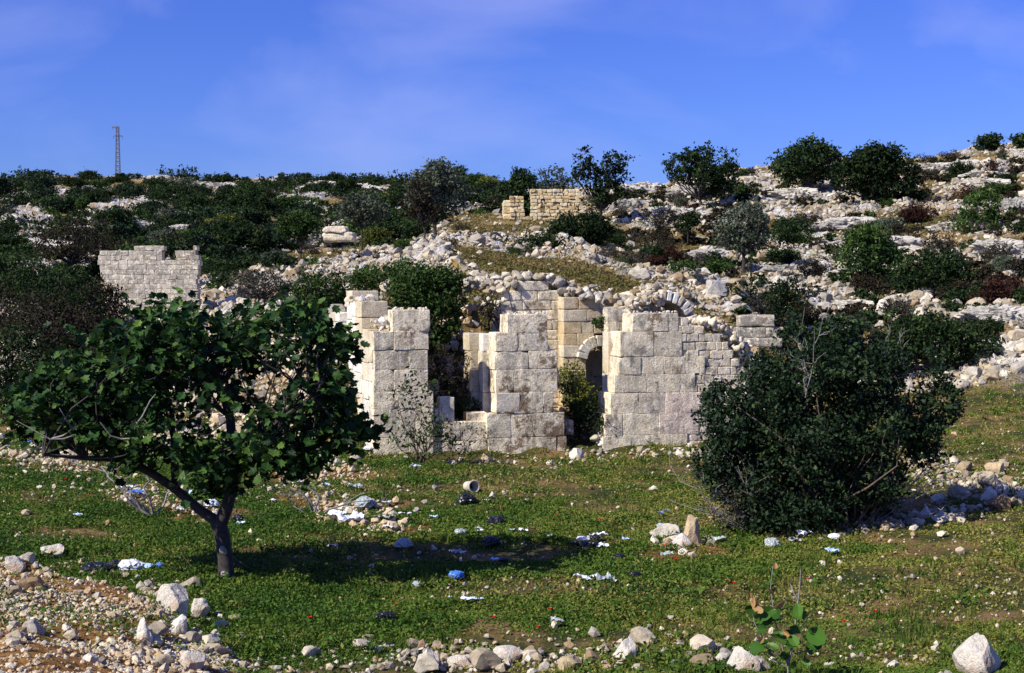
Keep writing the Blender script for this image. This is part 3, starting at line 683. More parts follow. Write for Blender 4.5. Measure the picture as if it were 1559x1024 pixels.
def tree(u, vb, Y, blobs, kind, label, trunk=.12, leaf=.16, nc=260, lpc=16, cr_=.28, name='tree', zb=None, stemn=26, lean=0, bark=None, cat='tree', group=None, shell=.45):
    """blobs in picture units relative to the foot: (du, dv up, ru, rv)"""
    m = Y/FX; X = (u-CU)*m; zg = z1(X, Y); z0 = EYE-(vb-HV)*m
    o = thing(name, (X, Y, zg-.05), label, cat, group); dz = z0-zg
    B = [(du*m, random.uniform(-.25, .25)*ru*m, dv*m+dz, ru*m*1.14, ru*m*.95, rv*m*1.12) for du, dv, ru, rv in blobs]
    A = Acc(); Cn = foliage(A, B, nc, lpc, leaf, cr_, int(u*3+vb), shell=shell); crown = obj('crown', A.mesh('crown', kind), o)
    A = Acc(); fork = np.array([lean*m, 0, min(b[2]-b[5] for b in B)*.8+.15])
    tube(A, wob((0, 0, -.1), fork, 4, .03), np.linspace(trunk, trunk*.75, 5), 7)
    rr = random.Random(int(u)); 
    for i in rr.sample(range(len(Cn)), min(stemn, len(Cn))): tube(A, wob(fork, Cn[i], 5, .07, rr), np.linspace(trunk*.5, trunk*.1, 6), 5)
    obj('trunk', A.mesh('trunk', bark or M_bark), o); return o

# skyline and hillside trees, one by one
tree(1228, 290, 122, [(0, 48, 38, 22), (-25, 32, 28, 18), (25, 44, 28, 24), (5, 62, 30, 14)], M_dark, 'broad domed dark tree standing on the right skyline', .2, .22, 420, 18, .4)
tree(1328, 305, 112, [(0, 50, 42, 30), (-30, 38, 30, 22), (35, 42, 28, 26), (5, 68, 30, 18), (20, 18, 40, 16)], M_dark, 'widest round dark tree near the right skyline, right of the domed one', .2, .22, 520, 18, .4)
tree(1065, 312, 115, [(-28, 60, 24, 20), (20, 62, 30, 22), (0, 46, 34, 16), (-5, 74, 22, 12), (38, 44, 18, 16), (30, 22, 16, 12)], M_dark, 'rounded dark tree with bare forked trunks on the skyline beside pale rocks', .16, .2, 330, 16, .35)
tree(915, 325, 112, [(-28, 85, 12, 16), (-35, 60, 14, 10), (-12, 70, 18, 14), (20, 78, 20, 14), (30, 62, 14, 12), (8, 55, 18, 14), (-4, 30, 22, 20), (12, 35, 22, 18), (-16, 92, 8, 6)], M_dark, 'tall ragged dark tree rising behind the right end of the hilltop house', .16, .2, 260, 13, .3)
tree(787, 318, 125, [(0, 42, 12, 14), (8, 52, 12, 8), (-10, 25, 20, 14), (14, 28, 18, 12)], M_dark, 'small dark two lobed tree at the left end of the hilltop house', .1, .2, 150, 14, .35)
tree(845, 300, 135, [(0, 30, 14, 18), (-20, 22, 8, 16), (15, 18, 20, 12), (-10, 12, 24, 10)], M_olive, 'grey green tree showing above the middle of the hilltop house', .1, .2, 150, 13, .35)
tree(662, 345, 92, [(-12, 55, 26, 34), (12, 70, 24, 24), (30, 50, 20, 28), (5, 88, 18, 12), (-5, 35, 26, 18)], M_olive, 'pale olive tree on the skyline centre left, tallest there', .14, .16, 420, 15, .3)
tree(645, 345, 90, [(-8, 45, 18, 30), (4, 25, 18, 16)], M_brown, 'half dead brown tree against the left side of the pale olive tree', .08, .14, 130, 14, .3)
tree(552, 340, 100, [(0, 28, 30, 20), (-12, 20, 22, 14), (14, 18, 24, 16)], M_olive, 'grey green round bush below a pale boulder on the left skyline', .08, .16, 220, 15, .3, name='bush', cat='bush')
tree(460, 362, 95, [(0, 22, 28, 18), (-10, 15, 22, 14)], M_green, 'bright green rounded bush at the foot of the left hillside', .08, .16, 180, 15, .3, name='bush', cat='bush')
tree(884, 376, 92, [(0, 30, 42, 22), (-22, 24, 24, 20), (24, 30, 22, 18)], M_dark, 'dense dark oval bush directly below the hilltop house', .1, .15, 380, 17, .28, name='bush', cat='bush')
tree(814, 404, 82, [(0, 28, 34, 20), (-26, 20, 22, 16), (28, 24, 20, 22)], M_dark, 'spiky dark bush left of and below the oval bush', .1, .14, 300, 16, .26, name='bush', cat='bush')
tree(1132, 405, 82, [(0, 68, 26, 26), (-22, 55, 18, 20), (22, 60, 16, 26), (5, 40, 28, 18), (10, 88, 20, 14)], M_olive, 'olive tree with a bare trunk standing in pale rubble on the right slope', .13, .14, 330, 15, .26)
tree(1322, 432, 76, [(0, 45, 36, 34), (-18, 55, 24, 24), (22, 40, 24, 28), (0, 75, 26, 16)], M_green, 'feathery grey green bush standing above the dark thicket, right slope', .12, .13, 380, 16, .25, name='bush', cat='bush')
tree(1418, 460, 74, [(0, 40, 46, 32), (-34, 30, 26, 26), (36, 42, 24, 28), (10, 60, 34, 20)], M_dark, 'wide dark green thicket on the right slope left of the red bush', .12, .13, 480, 17, .25, name='bush', cat='bush')
tree(1492, 362, 96, [(0, 48, 26, 24), (12, 62, 16, 14), (-10, 24, 28, 20), (28, 22, 26, 16)], M_green, 'leafy green two tiered bush high on the far right slope', .1, .15, 260, 15, .28, name='bush', cat='bush')
tree(1522, 496, 68, [(0, 40, 34, 34), (-18, 28, 24, 26), (20, 40, 24, 34)], M_red, 'large dark red bush near the right edge of the slope', .06, .12, 330, 12, .25, name='bush', cat='bush', stemn=60)
tree(1440, 570, 57, [(0, 50, 44, 34), (-50, 56, 30, 28), (50, 34, 34, 26), (-20, 75, 30, 18), (-75, 40, 30, 34)], M_dark, 'long dark green hedge like bush behind the big evergreen shrub', .1, .11, 620, 17, .22, name='bush', cat='bush')
tree(1160, 480, 66, [(0, 28, 46, 26), (-34, 26, 26, 24), (34, 32, 28, 26)], M_dark, 'dark bush on the rise right behind the vault arch', .08, .11, 300, 15, .2, name='bush', cat='bush')
tree(1003, 444, 72, [(0, 20, 44, 18), (-30, 16, 28, 16), (30, 28, 26, 20)], M_green, 'green bush in the grass strip above the vault', .06, .11, 240, 14, .2, name='bush', cat='bush')
tree(928, 418, 78, [(0, 22, 36, 20), (-28, 20, 26, 18), (34, 24, 22, 18)], M_greyt, 'leafless grey bush next to the green bush above the vault', .05, .1, 200, 9, .22, name='bush', cat='bush', stemn=80)
tree(1208, 372, 92, [(0, 24, 26, 18), (-18, 22, 18, 16)], M_dark, 'small dark bush among white rocks right of the olive tree', .06, .13, 180, 14, .25, name='bush', cat='bush')
tree(1402, 338, 100, [(0, 14, 26, 10), (-12, 16, 16, 10)], M_red, 'low rusty red bush under the widest round tree', .04, .13, 140, 10, .25, name='bush', cat='bush', stemn=40)
tree(1048, 350, 98, [(0, 14, 16, 13), (6, 18, 12, 10)], M_dark, 'very small dark bush between the olive tree and brown scrub', .04, .13, 110, 14, .22, name='bush', cat='bush')
tree(1003, 345, 100, [(0, 16, 30, 14), (20, 12, 20, 10)], M_brown, 'brown leafless scrub on the crest right of the tall ragged tree', .04, .12, 150, 8, .25, name='bush', cat='bush', stemn=60)
tree(1503, 232, 148, [(0, 14, 16, 11), (6, 18, 10, 9)], M_dark, 'lone dark bush on the far right skyline', .08, .25, 120, 12, .35, name='bush', cat='bush')
tree(1556, 226, 148, [(0, 12, 16, 11)], M_dark, 'dark bush cut by the right edge on the skyline', .08, .25, 90, 12, .35, name='bush', cat='bush')
tree(605, 462, 60.5, [(-30, 42, 36, 18), (20, 44, 40, 20), (60, 34, 26, 16), (-50, 36, 20, 14)], M_green, 'wide green brown scrub along the top of the church left bay', .05, .1, 420, 14, .2, name='bush', cat='bush')
tree(650, 560, 48.9, [(-12, 132, 38, 24), (-25, 112, 30, 22), (14, 112, 36, 34), (22, 80, 28, 34), (8, 50, 24, 26), (30, 140, 20, 14)], M_green, 'dense dark green bush spilling into the left bay of the church', .08, .10, 620, 16, .2, name='bush', cat='bush')
tree(488, 520, 58, [(0, 74, 40, 34), (-32, 60, 26, 26), (34, 60, 22, 30), (0, 40, 46, 30), (-20, 92, 20, 14)], M_green, 'bright green bush just left of the church side wall', .08, .10, 560, 16, .2, name='bush', cat='bush')
tree(395, 462, 72, [(0, 34, 36, 18), (-24, 28, 26, 16), (26, 24, 24, 14)], M_greyt, 'bare grey twiggy bush between the left wall and the church', .05, .1, 240, 8, .22, name='bush', cat='bush', stemn=90)
tree(884, 640, 49.4, [(-8, 72, 18, 20), (-14, 44, 14, 22), (8, 34, 26, 22), (14, 18, 26, 22)], M_yel, 'yellow green bush growing inside the right bay of the church', .05, .09, 190, 13, .16, name='bush', cat='bush', zb=.3)
tree(895, 665, 47.5, [(-4, 38, 26, 20), (12, 22, 24, 18), (-18, 18, 14, 18)], M_dark, 'dark low bush at the threshold of the right bay', .04, .07, 200, 12, .14, name='bush', cat='bush', stemn=40)
tree(690, 640, 47.6, [(-14, 60, 18, 34), (8, 40, 20, 26), (-22, 95, 14, 22), (16, 78, 12, 22)], M_brown, 'dark brown twiggy growth filling the shaded left bay of the church', .03, .06, 230, 9, .15, name='bush', cat='bush', stemn=70)
tree(712, 650, 47.2, [(0, 28, 22, 18), (-16, 18, 18, 16), (12, 12, 16, 16)], M_green, 'small leafy bush behind the low wall of the left bay', .03, .07, 170, 12, .14, name='bush', cat='bush')
# dark brown thicket at the far left
for (u, v, Y, w_, h_, mt, lb) in (
    (95, 520, 66, 60, 60, M_dark, 'tall blackish tree left of the grey coursed wall'), (20, 600, 58, 60, 55, M_dark, 'dark shrub at the left edge behind the fig tree'), (70, 540, 64, 70, 50, M_brown, 'tall dark maroon thicket right of the left picture edge'), (130, 600, 56, 70, 40, M_dark, 'blackish bush behind the upper left of the fig crown'),
    (150, 500, 70, 40, 40, M_brown, 'brown leafless bush touching the left end of the coursed wall'), (120, 560, 62, 55, 45, M_brown, 'large brown twiggy bush under the coursed wall'),
    (50, 470, 78, 46, 40, M_dark, 'dark rounded tree above the brown thicket at left'), (110, 400, 88, 50, 36, M_brown, 'reddish brown scrub above the left end of the coursed wall'),
    (180, 590, 60, 50, 40, M_brown, 'brown bush seen over the fig tree crown'), (250, 560, 60, 46, 30, M_greyt, 'grey dry bush right below the coursed wall'),
    (-20, 520, 70, 60, 50, M_brown, 'brown scrub at the left picture edge'), (60, 640, 52, 60, 36, M_dark, 'low dark bush behind the left half of the fig tree'),
    (190, 640, 52, 60, 30, M_dark, 'low dark bush hidden behind the fig branches')):
    tree(u, v, Y, [(0, h_, w_, h_*.75), (-w_*.5, h_*.7, w_*.6, h_*.6), (w_*.5, h_*.8, w_*.6, h_*.6), (0, h_*1.5, w_*.5, h_*.4)], mt, lb, .09, .11, 360, 13, .24, name='bush' if h_ < 50 else 'tree', cat='bush' if h_ < 50 else 'tree', stemn=50 if mt is not M_dark else 25)

# scrub covering the left hillside
LHS = 'evergreen shrubs covering the left hillside'
def DRY(kind): return dict(name='dry_bush', cat='dry bush') if kind in ('brown', 'grey', 'red') else {}
def place_scrub():
    r = random.Random(11); pts = []; n = 0
    while n < 225:
        u = r.uniform(-120, 800); Y = 78*(228/78)**(r.random()**.72)
        if u > 330 and Y < 105 and u > 480-(Y-78)*3: continue
        if u > 640 and Y < 125: continue
        v = HV-(z1((u-CU)/FX*Y, Y)-EYE)*FX/Y
        if 120 < u < 330 and Y < 90: continue
        rad = r.uniform(1.3, 2.8) if Y < 200 else r.uniform(1.0, 1.9)
        X = (u-CU)/FX*Y
        if any((X-a)**2+(Y-b)**2 < (.62*(rad+c))**2 for a, b, c in pts): 
            if r.random() < .8: continue
        if u > 0 and (u-60)**2/45**2+(v-370)**2/50**2 < 1: continue
        pts.append((X, Y, rad)); n += 1
        kind = r.choices(['dark', 'ever', 'green', 'olive', 'brown', 'yellow'], [10, 5, 3, 1.2, 1.2, .5])[0]
        if Y > 205: kind = 'dark'
        lab = {'dark': 'dark green rounded evergreen shrub on the left hillside', 'ever': 'blue green rounded shrub on the left hillside', 'green': 'mid green rounded shrub on the left hillside',
               'olive': 'grey green rounded shrub on the left hillside', 'brown': 'brown leafless shrub on the left hillside', 'yellow': 'yellow green shrub on the left hillside'}[kind]
        w_ = 2*rad*FX/Y; shrub(u, v, w_, w_*r.uniform(.38, .6), kind, lab, Y=Y, group={'dark': LHS}.get(kind, kind+' shrubs on the left hillside'), parts=False, sink=.15, **DRY(kind))
place_scrub()
def place_scrub2():
    r = random.Random(5); n = 0
    while n < 165:
        u = r.uniform(930, 1640); Y = 60*(148/60)**r.random()
        if u < 1150 and Y < 80: continue
        rad = r.uniform(.5, 1.5); kind = r.choices(['dark', 'green', 'brown', 'grey', 'red', 'olive'], [6, 3, 6, 6, 1.5, 1])[0]
        lab = {'dark': 'small dark green shrub between white rocks on the right hillside', 'green': 'small mid green shrub between white rocks on the right hillside', 'brown': 'small brown leafless shrub on the right hillside',
               'grey': 'small grey twiggy shrub on the right hillside', 'red': 'small dark red shrub on the right hillside', 'olive': 'small grey green shrub on the right hillside'}[kind]
        w_ = 2*rad*FX/Y; shrub(u, 0, w_, w_*r.uniform(.4, .65), kind, lab, Y=Y, group=kind+' shrubs on the right hillside', parts=False, sink=.1, **DRY(kind)); n += 1
    n = 0
    while n < 45:
        u = r.uniform(330, 960); Y = r.uniform(66, 110)
        if u > 500 and Y < 76: continue
        rad = r.uniform(.4, .9); kind = r.choice(['brown', 'grey', 'green', 'brown'])
        w_ = 2*rad*FX/Y; shrub(u, 0, w_, w_*.5, kind, 'small %s shrub in the rubble above the church' % {'brown': 'brown leafless', 'grey': 'grey twiggy', 'green': 'mid green'}[kind], Y=Y, group=kind+' shrubs in the rubble', parts=False, sink=.1, **DRY(kind)); n += 1
place_scrub2()

def scrub_mass(name, n, ub, yb, rb, mat, label, seed, skip=lambda u, Y: False):
    r = np.random.default_rng(seed); A = Acc(); k = 0
    while k < n:
        u = r.uniform(*ub); Y = math.exp(r.uniform(math.log(yb[0]), math.log(yb[1])))
        if skip(u, Y): continue
        X = (u-CU)/FX*Y; rad = r.uniform(*rb)*(.7+Y/300); z = z1(X, Y); hh = rad*r.uniform(.5, .8)
        bl = [(X+r.normal()*rad*.45, Y+r.normal()*rad*.45, z+hh*r.uniform(.2, .6), rad*.55, rad*.55, hh*.55) for _ in range(4)]
        foliage(A, bl, 26, 11, .13+.0006*Y, rad*.16, int(r.integers(1e6)), 1.4, .3); k += 1
    obj(name, A.mesh(name, mat), kind='stuff', label=label, cat='scrub')
clear_left = lambda u, Y: (u > 330 and Y < 105 and u > 480-(Y-78)*3) or (u > 640 and Y < 125) or (120 < u < 335 and Y < 92) or vn(np.array([u*.02]), np.array([Y*.12]), None, 4)[0] < .22
scrub_mass('low_scrub', 520, (-100, 800), (82, 235), (.8, 1.7), M_dark, 'low dark scrub filling the gaps on the left hillside', 1, clear_left)
scrub_mass('low_green_scrub', 130, (-100, 800), (82, 215), (.7, 1.4), M_green, 'low green scrub among the rocks of the left hillside', 2, clear_left)
clear_right = lambda u, Y: (u < 1100 and Y < 76) or vn(np.array([u*.012]), np.array([Y*.10]), None, 6)[0] < .4
scrub_mass('low_dry_scrub', 260, (900, 1640), (60, 150), (.4, 1.0), M_brown, 'low brown dry scrub between rocks of the right hillside', 3, clear_right)
scrub_mass('low_mixed_scrub', 170, (900, 1640), (60, 150), (.35, .9), M_dark, 'low dark scrub between rocks of the right hillside', 4, clear_right)

# ------------------------------------------------------------------ fig tree
def fig_outline():
    pts = [(0, 0)]; lob = [(-145, .56), (-115, .50), (-76, .84), (-55, .60), (-30, .92), (-14, .70)]
    out = [(-165, .42)]+lob+[(0, 1.0)]+[(-a, l) for a, l in lob[::-1]]+[(165, .42)]
    return np.array([(math.sin(R(a))*l*.5, math.cos(R(a))*l*.55+.2, 0) for a, l in out])
FO = fig_outline()
def shaped_leaves(acc, P, size, r, outline, droop=.5, nb=(-.1, -.35, .7), nz=.6):
    n = len(P); k = len(outline); m = k+1
    d = r.normal(size=(n, 3)); d[:, 2] = -np.abs(d[:, 2])*droop-.15; d /= np.linalg.norm(d, axis=1, keepdims=True)
    nrm = r.normal(size=(n, 3))*nz+np.array(nb); e = np.cross(d, nrm); e /= np.linalg.norm(e, axis=1, keepdims=True); q = np.cross(e, d)
    s = size*r.uniform(.55, 1.25, n)[:, None, None]
    O = np.concatenate([[[0, .3, -.07]], outline]); O = O.copy(); O[1:, 2] = np.abs(O[1:, 0])*.22-.12*(O[1:, 1]-.3)**2
    V = P[:, None]+s*(O[None, :, 0:1]*e[:, None]+O[None, :, 1:2]*d[:, None]+O[None, :, 2:3]*q[:, None])
    f = np.array([[0, i, i % k+1] for i in range(1, k+1)])
    F = (f[None]+(np.arange(n)*m)[:, None, None]).reshape(-1, 3)
    acc.add(V.reshape(-1, 3), F, np.repeat(np.clip(r.normal(.42, .34, n), 0, 1), m))
def build_fig():
    Y0 = 26.0; m = Y0/FX; X0 = (343-CU)*m; zg = z1(X0, Y0)
    o = thing('fig_tree', (X0, Y0, zg), 'leaning fig tree with broad lobed leaves and dark forked trunk, left foreground', 'tree')
    def P(u, v, dy=0): return np.array([(u-343)*m, dy, EYE-(v-HV)*m-zg])
    r = random.Random(4); A = Acc()
    trunk = np.array([P(346, 915), P(343, 880), P(341, 850), P(336, 815), P(328, 792, .05)]); tube(A, trunk, [.185, .155, .14, .145, .145], 12)
    l1 = np.array([P(330, 796), P(300, 778, .1), P(262, 748, .2), P(225, 722, .15), P(190, 700, 0), P(150, 668, -.1), P(105, 640, -.2)]); tube(A, l1, [.105, .09, .085, .078, .07, .05, .03], 9)
    l2 = np.array([P(333, 800), P(345, 770), P(352, 735), P(350, 690, .2), P(345, 640, .3), P(330, 590, .3), P(320, 540, .2)]); tube(A, l2, [.13, .12, .11, .10, .085, .06, .03], 9)
    l3 = np.array([P(350, 745), P(372, 705, -.3), P(400, 665, -.6), P(440, 630, -.9), P(490, 600, -.9)]); tube(A, l3, [.09, .08, .07, .05, .03], 8)
    l4 = np.array([P(262, 748, .2), P(250, 690, .7), P(240, 630, 1.0), P(220, 570, 1.2)]); tube(A, l4, [.08, .07, .05, .03], 8)
    l5 = np.array([P(350, 700, .2), P(390, 650, .9), P(430, 590, 1.3), P(460, 540, 1.4)]); tube(A, l5, [.08, .06, .05, .03], 8)
    l6 = np.array([P(190, 700), P(150, 690, -.8), P(100, 680, -1.3)]); tube(A, l6, [.06, .045, .02], 7)
    src = np.concatenate([l1[2:], l2[2:], l3[1:], l4[1:], l5[1:], l6[1:]])
    # crown volume as picture-sized lobes with depth
    lob = [(300, 520, 110, 48, 0, 1.5), (180, 560, 95, 55, 0, 1.6), (95, 610, 75, 45, -.2, 1.2), (420, 530, 95, 50, .2, 1.5), (480, 590, 55, 60, 0, 1.2), (430, 660, 90, 40, -.6, 1.1), (320, 690, 45, 50, -.9, .7),
           (200, 640, 110, 38, -.5, 1.3), (380, 600, 70, 30, -1.2, .7), (545, 655, 32, 14, -.3, .4), (90, 655, 70, 24, .2, 1.0), (300, 610, 90, 30, 1.2, .8), (440, 480, 60, 22, .3, 1.0), (250, 485, 80, 20, 0, 1.0), (515, 520, 25, 30, 0, .7), (300, 690, 60, 22, .4, .8), (210, 675, 60, 20, -.2, .9), (110, 585, 60, 36, 0, 1.0), (450, 690, 75, 26, -.5, .8), (520, 655, 40, 26, -.3, .6), (335, 710, 34, 30, -.9, .4), (70, 640, 50, 26, 0, .8), (505, 610, 34, 46, 0, .9)]
    B = [(*P(a, b, dy), ru*m, dr, rv*m) for a, b, ru, rv, dy, dr in lob]
    g = np.random.default_rng(12); Cn, k = clumps(B, 690, g, .4)
    # windows through the crown
    U = 343+Cn[:, 0]/m; W = HV+(EYE-zg-Cn[:, 2])/m
    for hu, hv, hr_, q in ((410, 590, 36, .95), (455, 562, 26, .92), (330, 640, 30, .9), (375, 640, 26, .88), (270, 690, 28, .85), (480, 600, 18, .85), (395, 520, 20, .85), (230, 650, 22, .8), (300, 580, 18, .8), (440, 640, 16, .8), (205, 540, 14, .8), (340, 545, 14, .85), (120, 690, 24, .8), (430, 500, 12, .8)):
        kill = ((U-hu)**2+((W-hv)*1.2)**2 < hr_**2) & (g.random(len(U)) < q); Cn, U, W = Cn[~kill], U[~kill], W[~kill]
    for i in range(len(Cn)):
        if i % 2: continue
        d = np.linalg.norm(src-Cn[i], axis=1); s0 = src[np.argsort(d)[r.randrange(3)]]
        tube(A, wob(s0, Cn[i], 5, .06, r), np.linspace(.022, .006, 6), 4)
    obj('trunk', A.mesh('trunk', M_bark, True), o)
    A = Acc(); lpc = 11; n = len(Cn)*lpc
    Pn = np.repeat(Cn, lpc, 0)+g.normal(size=(n, 3))*np.array([.15, .15, .14])
    shaped_leaves(A, Pn, .24, g, FO); obj('crown', A.mesh('crown', M_fig), o)
    A = Acc()  # pale dead twigs inside the crown
    for a, b, c in (((150, 650), (118, 655), (70, 628)), ((235, 640), (262, 600), (270, 590)), ((118, 655), (150, 640), (132, 610)), ((230, 655), (205, 650), (190, 630))):
        tube(A, np.array([P(*a, -1.5), P((a[0]+b[0])/2, (a[1]+b[1])/2+3, -1.5), P(*b, -1.6), P(*c, -1.6)]), [.018, .016, .013, .006], 5)
    obj('dead_twigs', A.mesh('dead_twigs', M_grb, True), o)
    A = Acc(); th = P(344, 862, -.17); V, F = stone_shape(3, 2); A.add(V*np.array([.085, .03, .17])+P(341, 838, -.145), F); A.add(V*np.array([.10, .05, .11])+P(344, 874, -.15), F)
    obj('bark_scar', A.mesh('bark_scar', M_grb, True), o)
build_fig()

# ------------------------------------------------------------------ big evergreen shrub
def build_big():
    Y0 = 31.5; m = Y0/FX; U0 = 1250; X0 = (U0-CU)*m; zg = z1(X0, Y0)
    o = thing('evergreen_shrub', (X0, Y0, zg), 'huge dark evergreen shrub with many stems, right of the church front', 'shrub')
    def P(u, v, dy=0): return np.array([(u-U0)*m, dy, EYE-(v-HV)*m-zg])
    lob = [(1235, 565, 62, 52, 0, 1.4), (1170, 610, 55, 50, 0, 1.2), (1300, 565, 55, 52, 0, 1.2), (1340, 640, 62, 55, 0, 1.4), (1230, 665, 105, 70, 0, 1.8), (1110, 650, 42, 40, -.2, .9), (1140, 720, 60, 50, 0, 1.3),
           (1440, 615, 36, 42, .2, .8), (1400, 650, 40, 40, .2, 1.0), (1430, 560, 16, 30, .2, .4), (1085, 700, 34, 40, -.2, .7), (1100, 600, 30, 26, 0, .6), (1360, 560, 30, 40, .2, .7), (1230, 760, 100, 55, 0, 1.7), (1320, 730, 70, 55, 0, 1.4), (1180, 790, 60, 35, -.4, 1.2), (1080, 625, 26, 14, -.2, .5), (1290, 500, 40, 22, .1, .7), (1210, 505, 22, 22, .1, .5), (1160, 555, 24, 26, 0, .6), (1410, 690, 30, 24, .1, .6)]
    B = [(*P(a, b, dy), ru*m, dr, rv*m) for a, b, ru, rv, dy, dr in lob]
    A = Acc(); Cn = foliage(A, B, 3300, 18, .08, .14, 77, 1.4, .25, .1); obj('crown', A.mesh('crown', M_ever), o)
    A = Acc(); r = random.Random(9)
    for i in r.sample(range(len(Cn)), 110):
        b = np.array([r.gauss(0, .55), r.gauss(0, .4), -.05]); tube(A, wob(b, Cn[i], 7, .05, r), np.linspace(r.uniform(.02, .05), .007, 8), 5)
    obj('stems', A.mesh('stems', M_brb, True), o)
    def spray(u0, v0, u1, v1, n, dy=-.3, sp=22, r0=.022):
        A = Acc()
        for q in range(n):
            e = (u1+r.gauss(0, sp), v1+r.gauss(0, sp)); p = wob(P(u0, v0, dy), P(*e, dy+r.gauss(0, .4)), 6, .05, r); tube(A, p, np.linspace(r0, .004, 7), 4)
            for w_ in range(3):
                i = r.randrange(2, 6); tube(A, wob(p[i], p[i]+np.array([r.gauss(0, .22), r.gauss(0, .15), r.uniform(.05, .35)]), 4, .08, r), np.linspace(.009, .003, 5), 4)
        obj('bare_branch', A.mesh('bare_branch', M_grb, True), o)
    spray(1215, 600, 1205, 505, 3, -.9, 12, .014); spray(1215, 600, 1240, 490, 2, -.6, 12, .012); spray(1340, 600, 1375, 505, 3, .2, 16, .013); spray(1330, 800, 1450, 690, 8, 0, 26, .016); spray(1300, 810, 1430, 730, 5, -.4, 20, .014)
    spray(1150, 810, 1075, 735, 16, -.5, 22, .012); spray(1160, 780, 1090, 700, 8, -.3, 22, .012)
    A = Acc(); foliage(A, [(*P(1110, 765, -.6), 1.0*.5, .4, .5)], 60, 10, .06, .2, 3); obj('dry_foliage', A.mesh('dry_foliage', M_greyt), o)
build_big()

def wiry(name, u, vb, Y, tips, mat, label, cat, leafmat=None, leaf=.08, lpt=10, r0=.02, seed=1, sub=4, sp=.25):
    m = Y/FX; X = (u-CU)*m; zg = z1(X, Y); r = random.Random(seed); g = np.random.default_rng(seed)
    o = thing(name, (X, Y, zg), label, cat); A = Acc(); B = Acc(); P_ = []
    for (a, b, dy) in tips:
        e = np.array([(a-u)*m, dy, EYE-(b-HV)*m-zg]); p = wob((r.gauss(0, .05), r.gauss(0, .05), -.05), e, 7, .06, r); tube(A, p, np.linspace(r0, r0*.3, 8), 5)
        for _ in range(sub):
            i = r.randrange(2, 8); e2 = p[i]+np.array([r.gauss(0, sp), r.gauss(0, sp), r.uniform(0, sp*1.4)]); tube(A, wob(p[i], e2, 4, .08, r), np.linspace(r0*.45, r0*.15, 5), 4); P_.append(e2)
        P_.append(e)
    obj('stems', A.mesh('stems', mat, True), o)
    if leafmat:
        Q = np.repeat(np.array(P_), lpt, 0)+g.normal(size=(len(P_)*lpt, 3))*.13; V, F = leafquads(Q, leaf, g); B.add(V, F, np.repeat(np.clip(g.normal(.5, .25, len(Q)), 0, 1), 4)); obj('leaves', B.mesh('leaves', leafmat), o)
    return o
wiry('young_tree', 640, 698, 43.6, [(620, 575, 0), (612, 600, -.2), (650, 600, .1), (605, 625, 0), (655, 640, .1), (630, 610, 0), (668, 660, .1), (600, 660, -.2), (680, 640, 0), (640, 660, -.2), (690, 670, .1), (660, 620, 0), (622, 590, .1), (648, 585, 0)], M_brb, 'thin sapling with sparse green leaves in front of the left pier', 'tree', M_green, .1, 11, .022, 2)
wiry('twiggy_bush', 700, 702, 44.0, [(680, 665, 0), (700, 655, 0), (720, 660, .1), (735, 668, 0), (690, 675, -.2), (712, 680, -.2), (665, 680, 0), (745, 680, 0)], M_brb, 'low leafless twiggy bush against the low wall of the church', 'bush', M_brown, .06, 4, .014, 5, 7, .3)
wiry('bare_tree', 757, 500, 49.5, [(755, 440, 0), (740, 452, 0), (775, 446, 0), (762, 470, .1), (748, 470, 0)], M_bark, 'little dead tree beside the gable top of the church', 'tree', None, r0=.06, seed=3, sub=3, sp=.3)
wiry('dead_branch', 232, 735, 33.5, [(225, 690, 0), (150, 712, .1), (105, 705, .1), (300, 690, 0), (205, 730, .1)], M_grb, 'grey dead branch standing in the grass under the left side of the fig tree', 'branch', None, r0=.035, seed=6, sub=3, sp=.3)
wiry('dead_branch', 480, 775, 34.0, [(455, 745, 0), (470, 720, .1), (560, 765, .1), (440, 760, 0), (430, 730, .1)], M_grb, 'grey dead branch beside the heap of plastic waste', 'branch', None, r0=.03, seed=7, sub=3, sp=.3)
wiry('dry_brush', 400, 880, 26.5, [(330, 868, .1), (300, 875, 0), (380, 862, .2), (430, 872, .1), (280, 860, .2)], M_brb, 'dry fallen twigs at the foot of the fig tree trunk', 'branch', None, r0=.014, seed=8, sub=6, sp=.3)

def wall_plant(u, v, b, w_, mat, label, seed, n=40):
    X, Y = sb(fu_s(u, b), b); z = vz(v, Y); A = Acc(); foliage(A, [(0, 0, 0, w_, w_*.7, w_*.6), (w_*.4, 0, -w_*.5, w_*.5, w_*.4, w_*.5)], n, 12, .075, .1, seed)
    o = thing('wall_plant', (X, Y, z), label, 'plant'); obj('leaves', A.mesh('leaves', mat), o); A = Acc(); r = random.Random(seed)
    for _ in range(8): tube(A, wob((0, 0, -w_*.9), (r.gauss(0, w_*.5), r.gauss(0, w_*.4), r.uniform(-.3, .8)*w_), 4, .08, r), [.012, .01, .008, .006, .004], 4)
    obj('stems', A.mesh('stems', M_brb), o)
wall_plant(917, 490, 2.2, .34, M_green, 'green plant rooted over the arched niche of the church', 3)
wall_plant(1078, 492, .5, .22, M_dark, 'small dark tuft on the sloping end of the church wall', 4, 22)
wall_plant(742, 470, 2.6, .4, M_brown, 'dry brown tuft between the centre pier and the rubble bank', 5, 40)
wall_plant(868, 590, 1.0, .3, M_green, 'green tuft against the right edge of the centre pier', 6, 30)

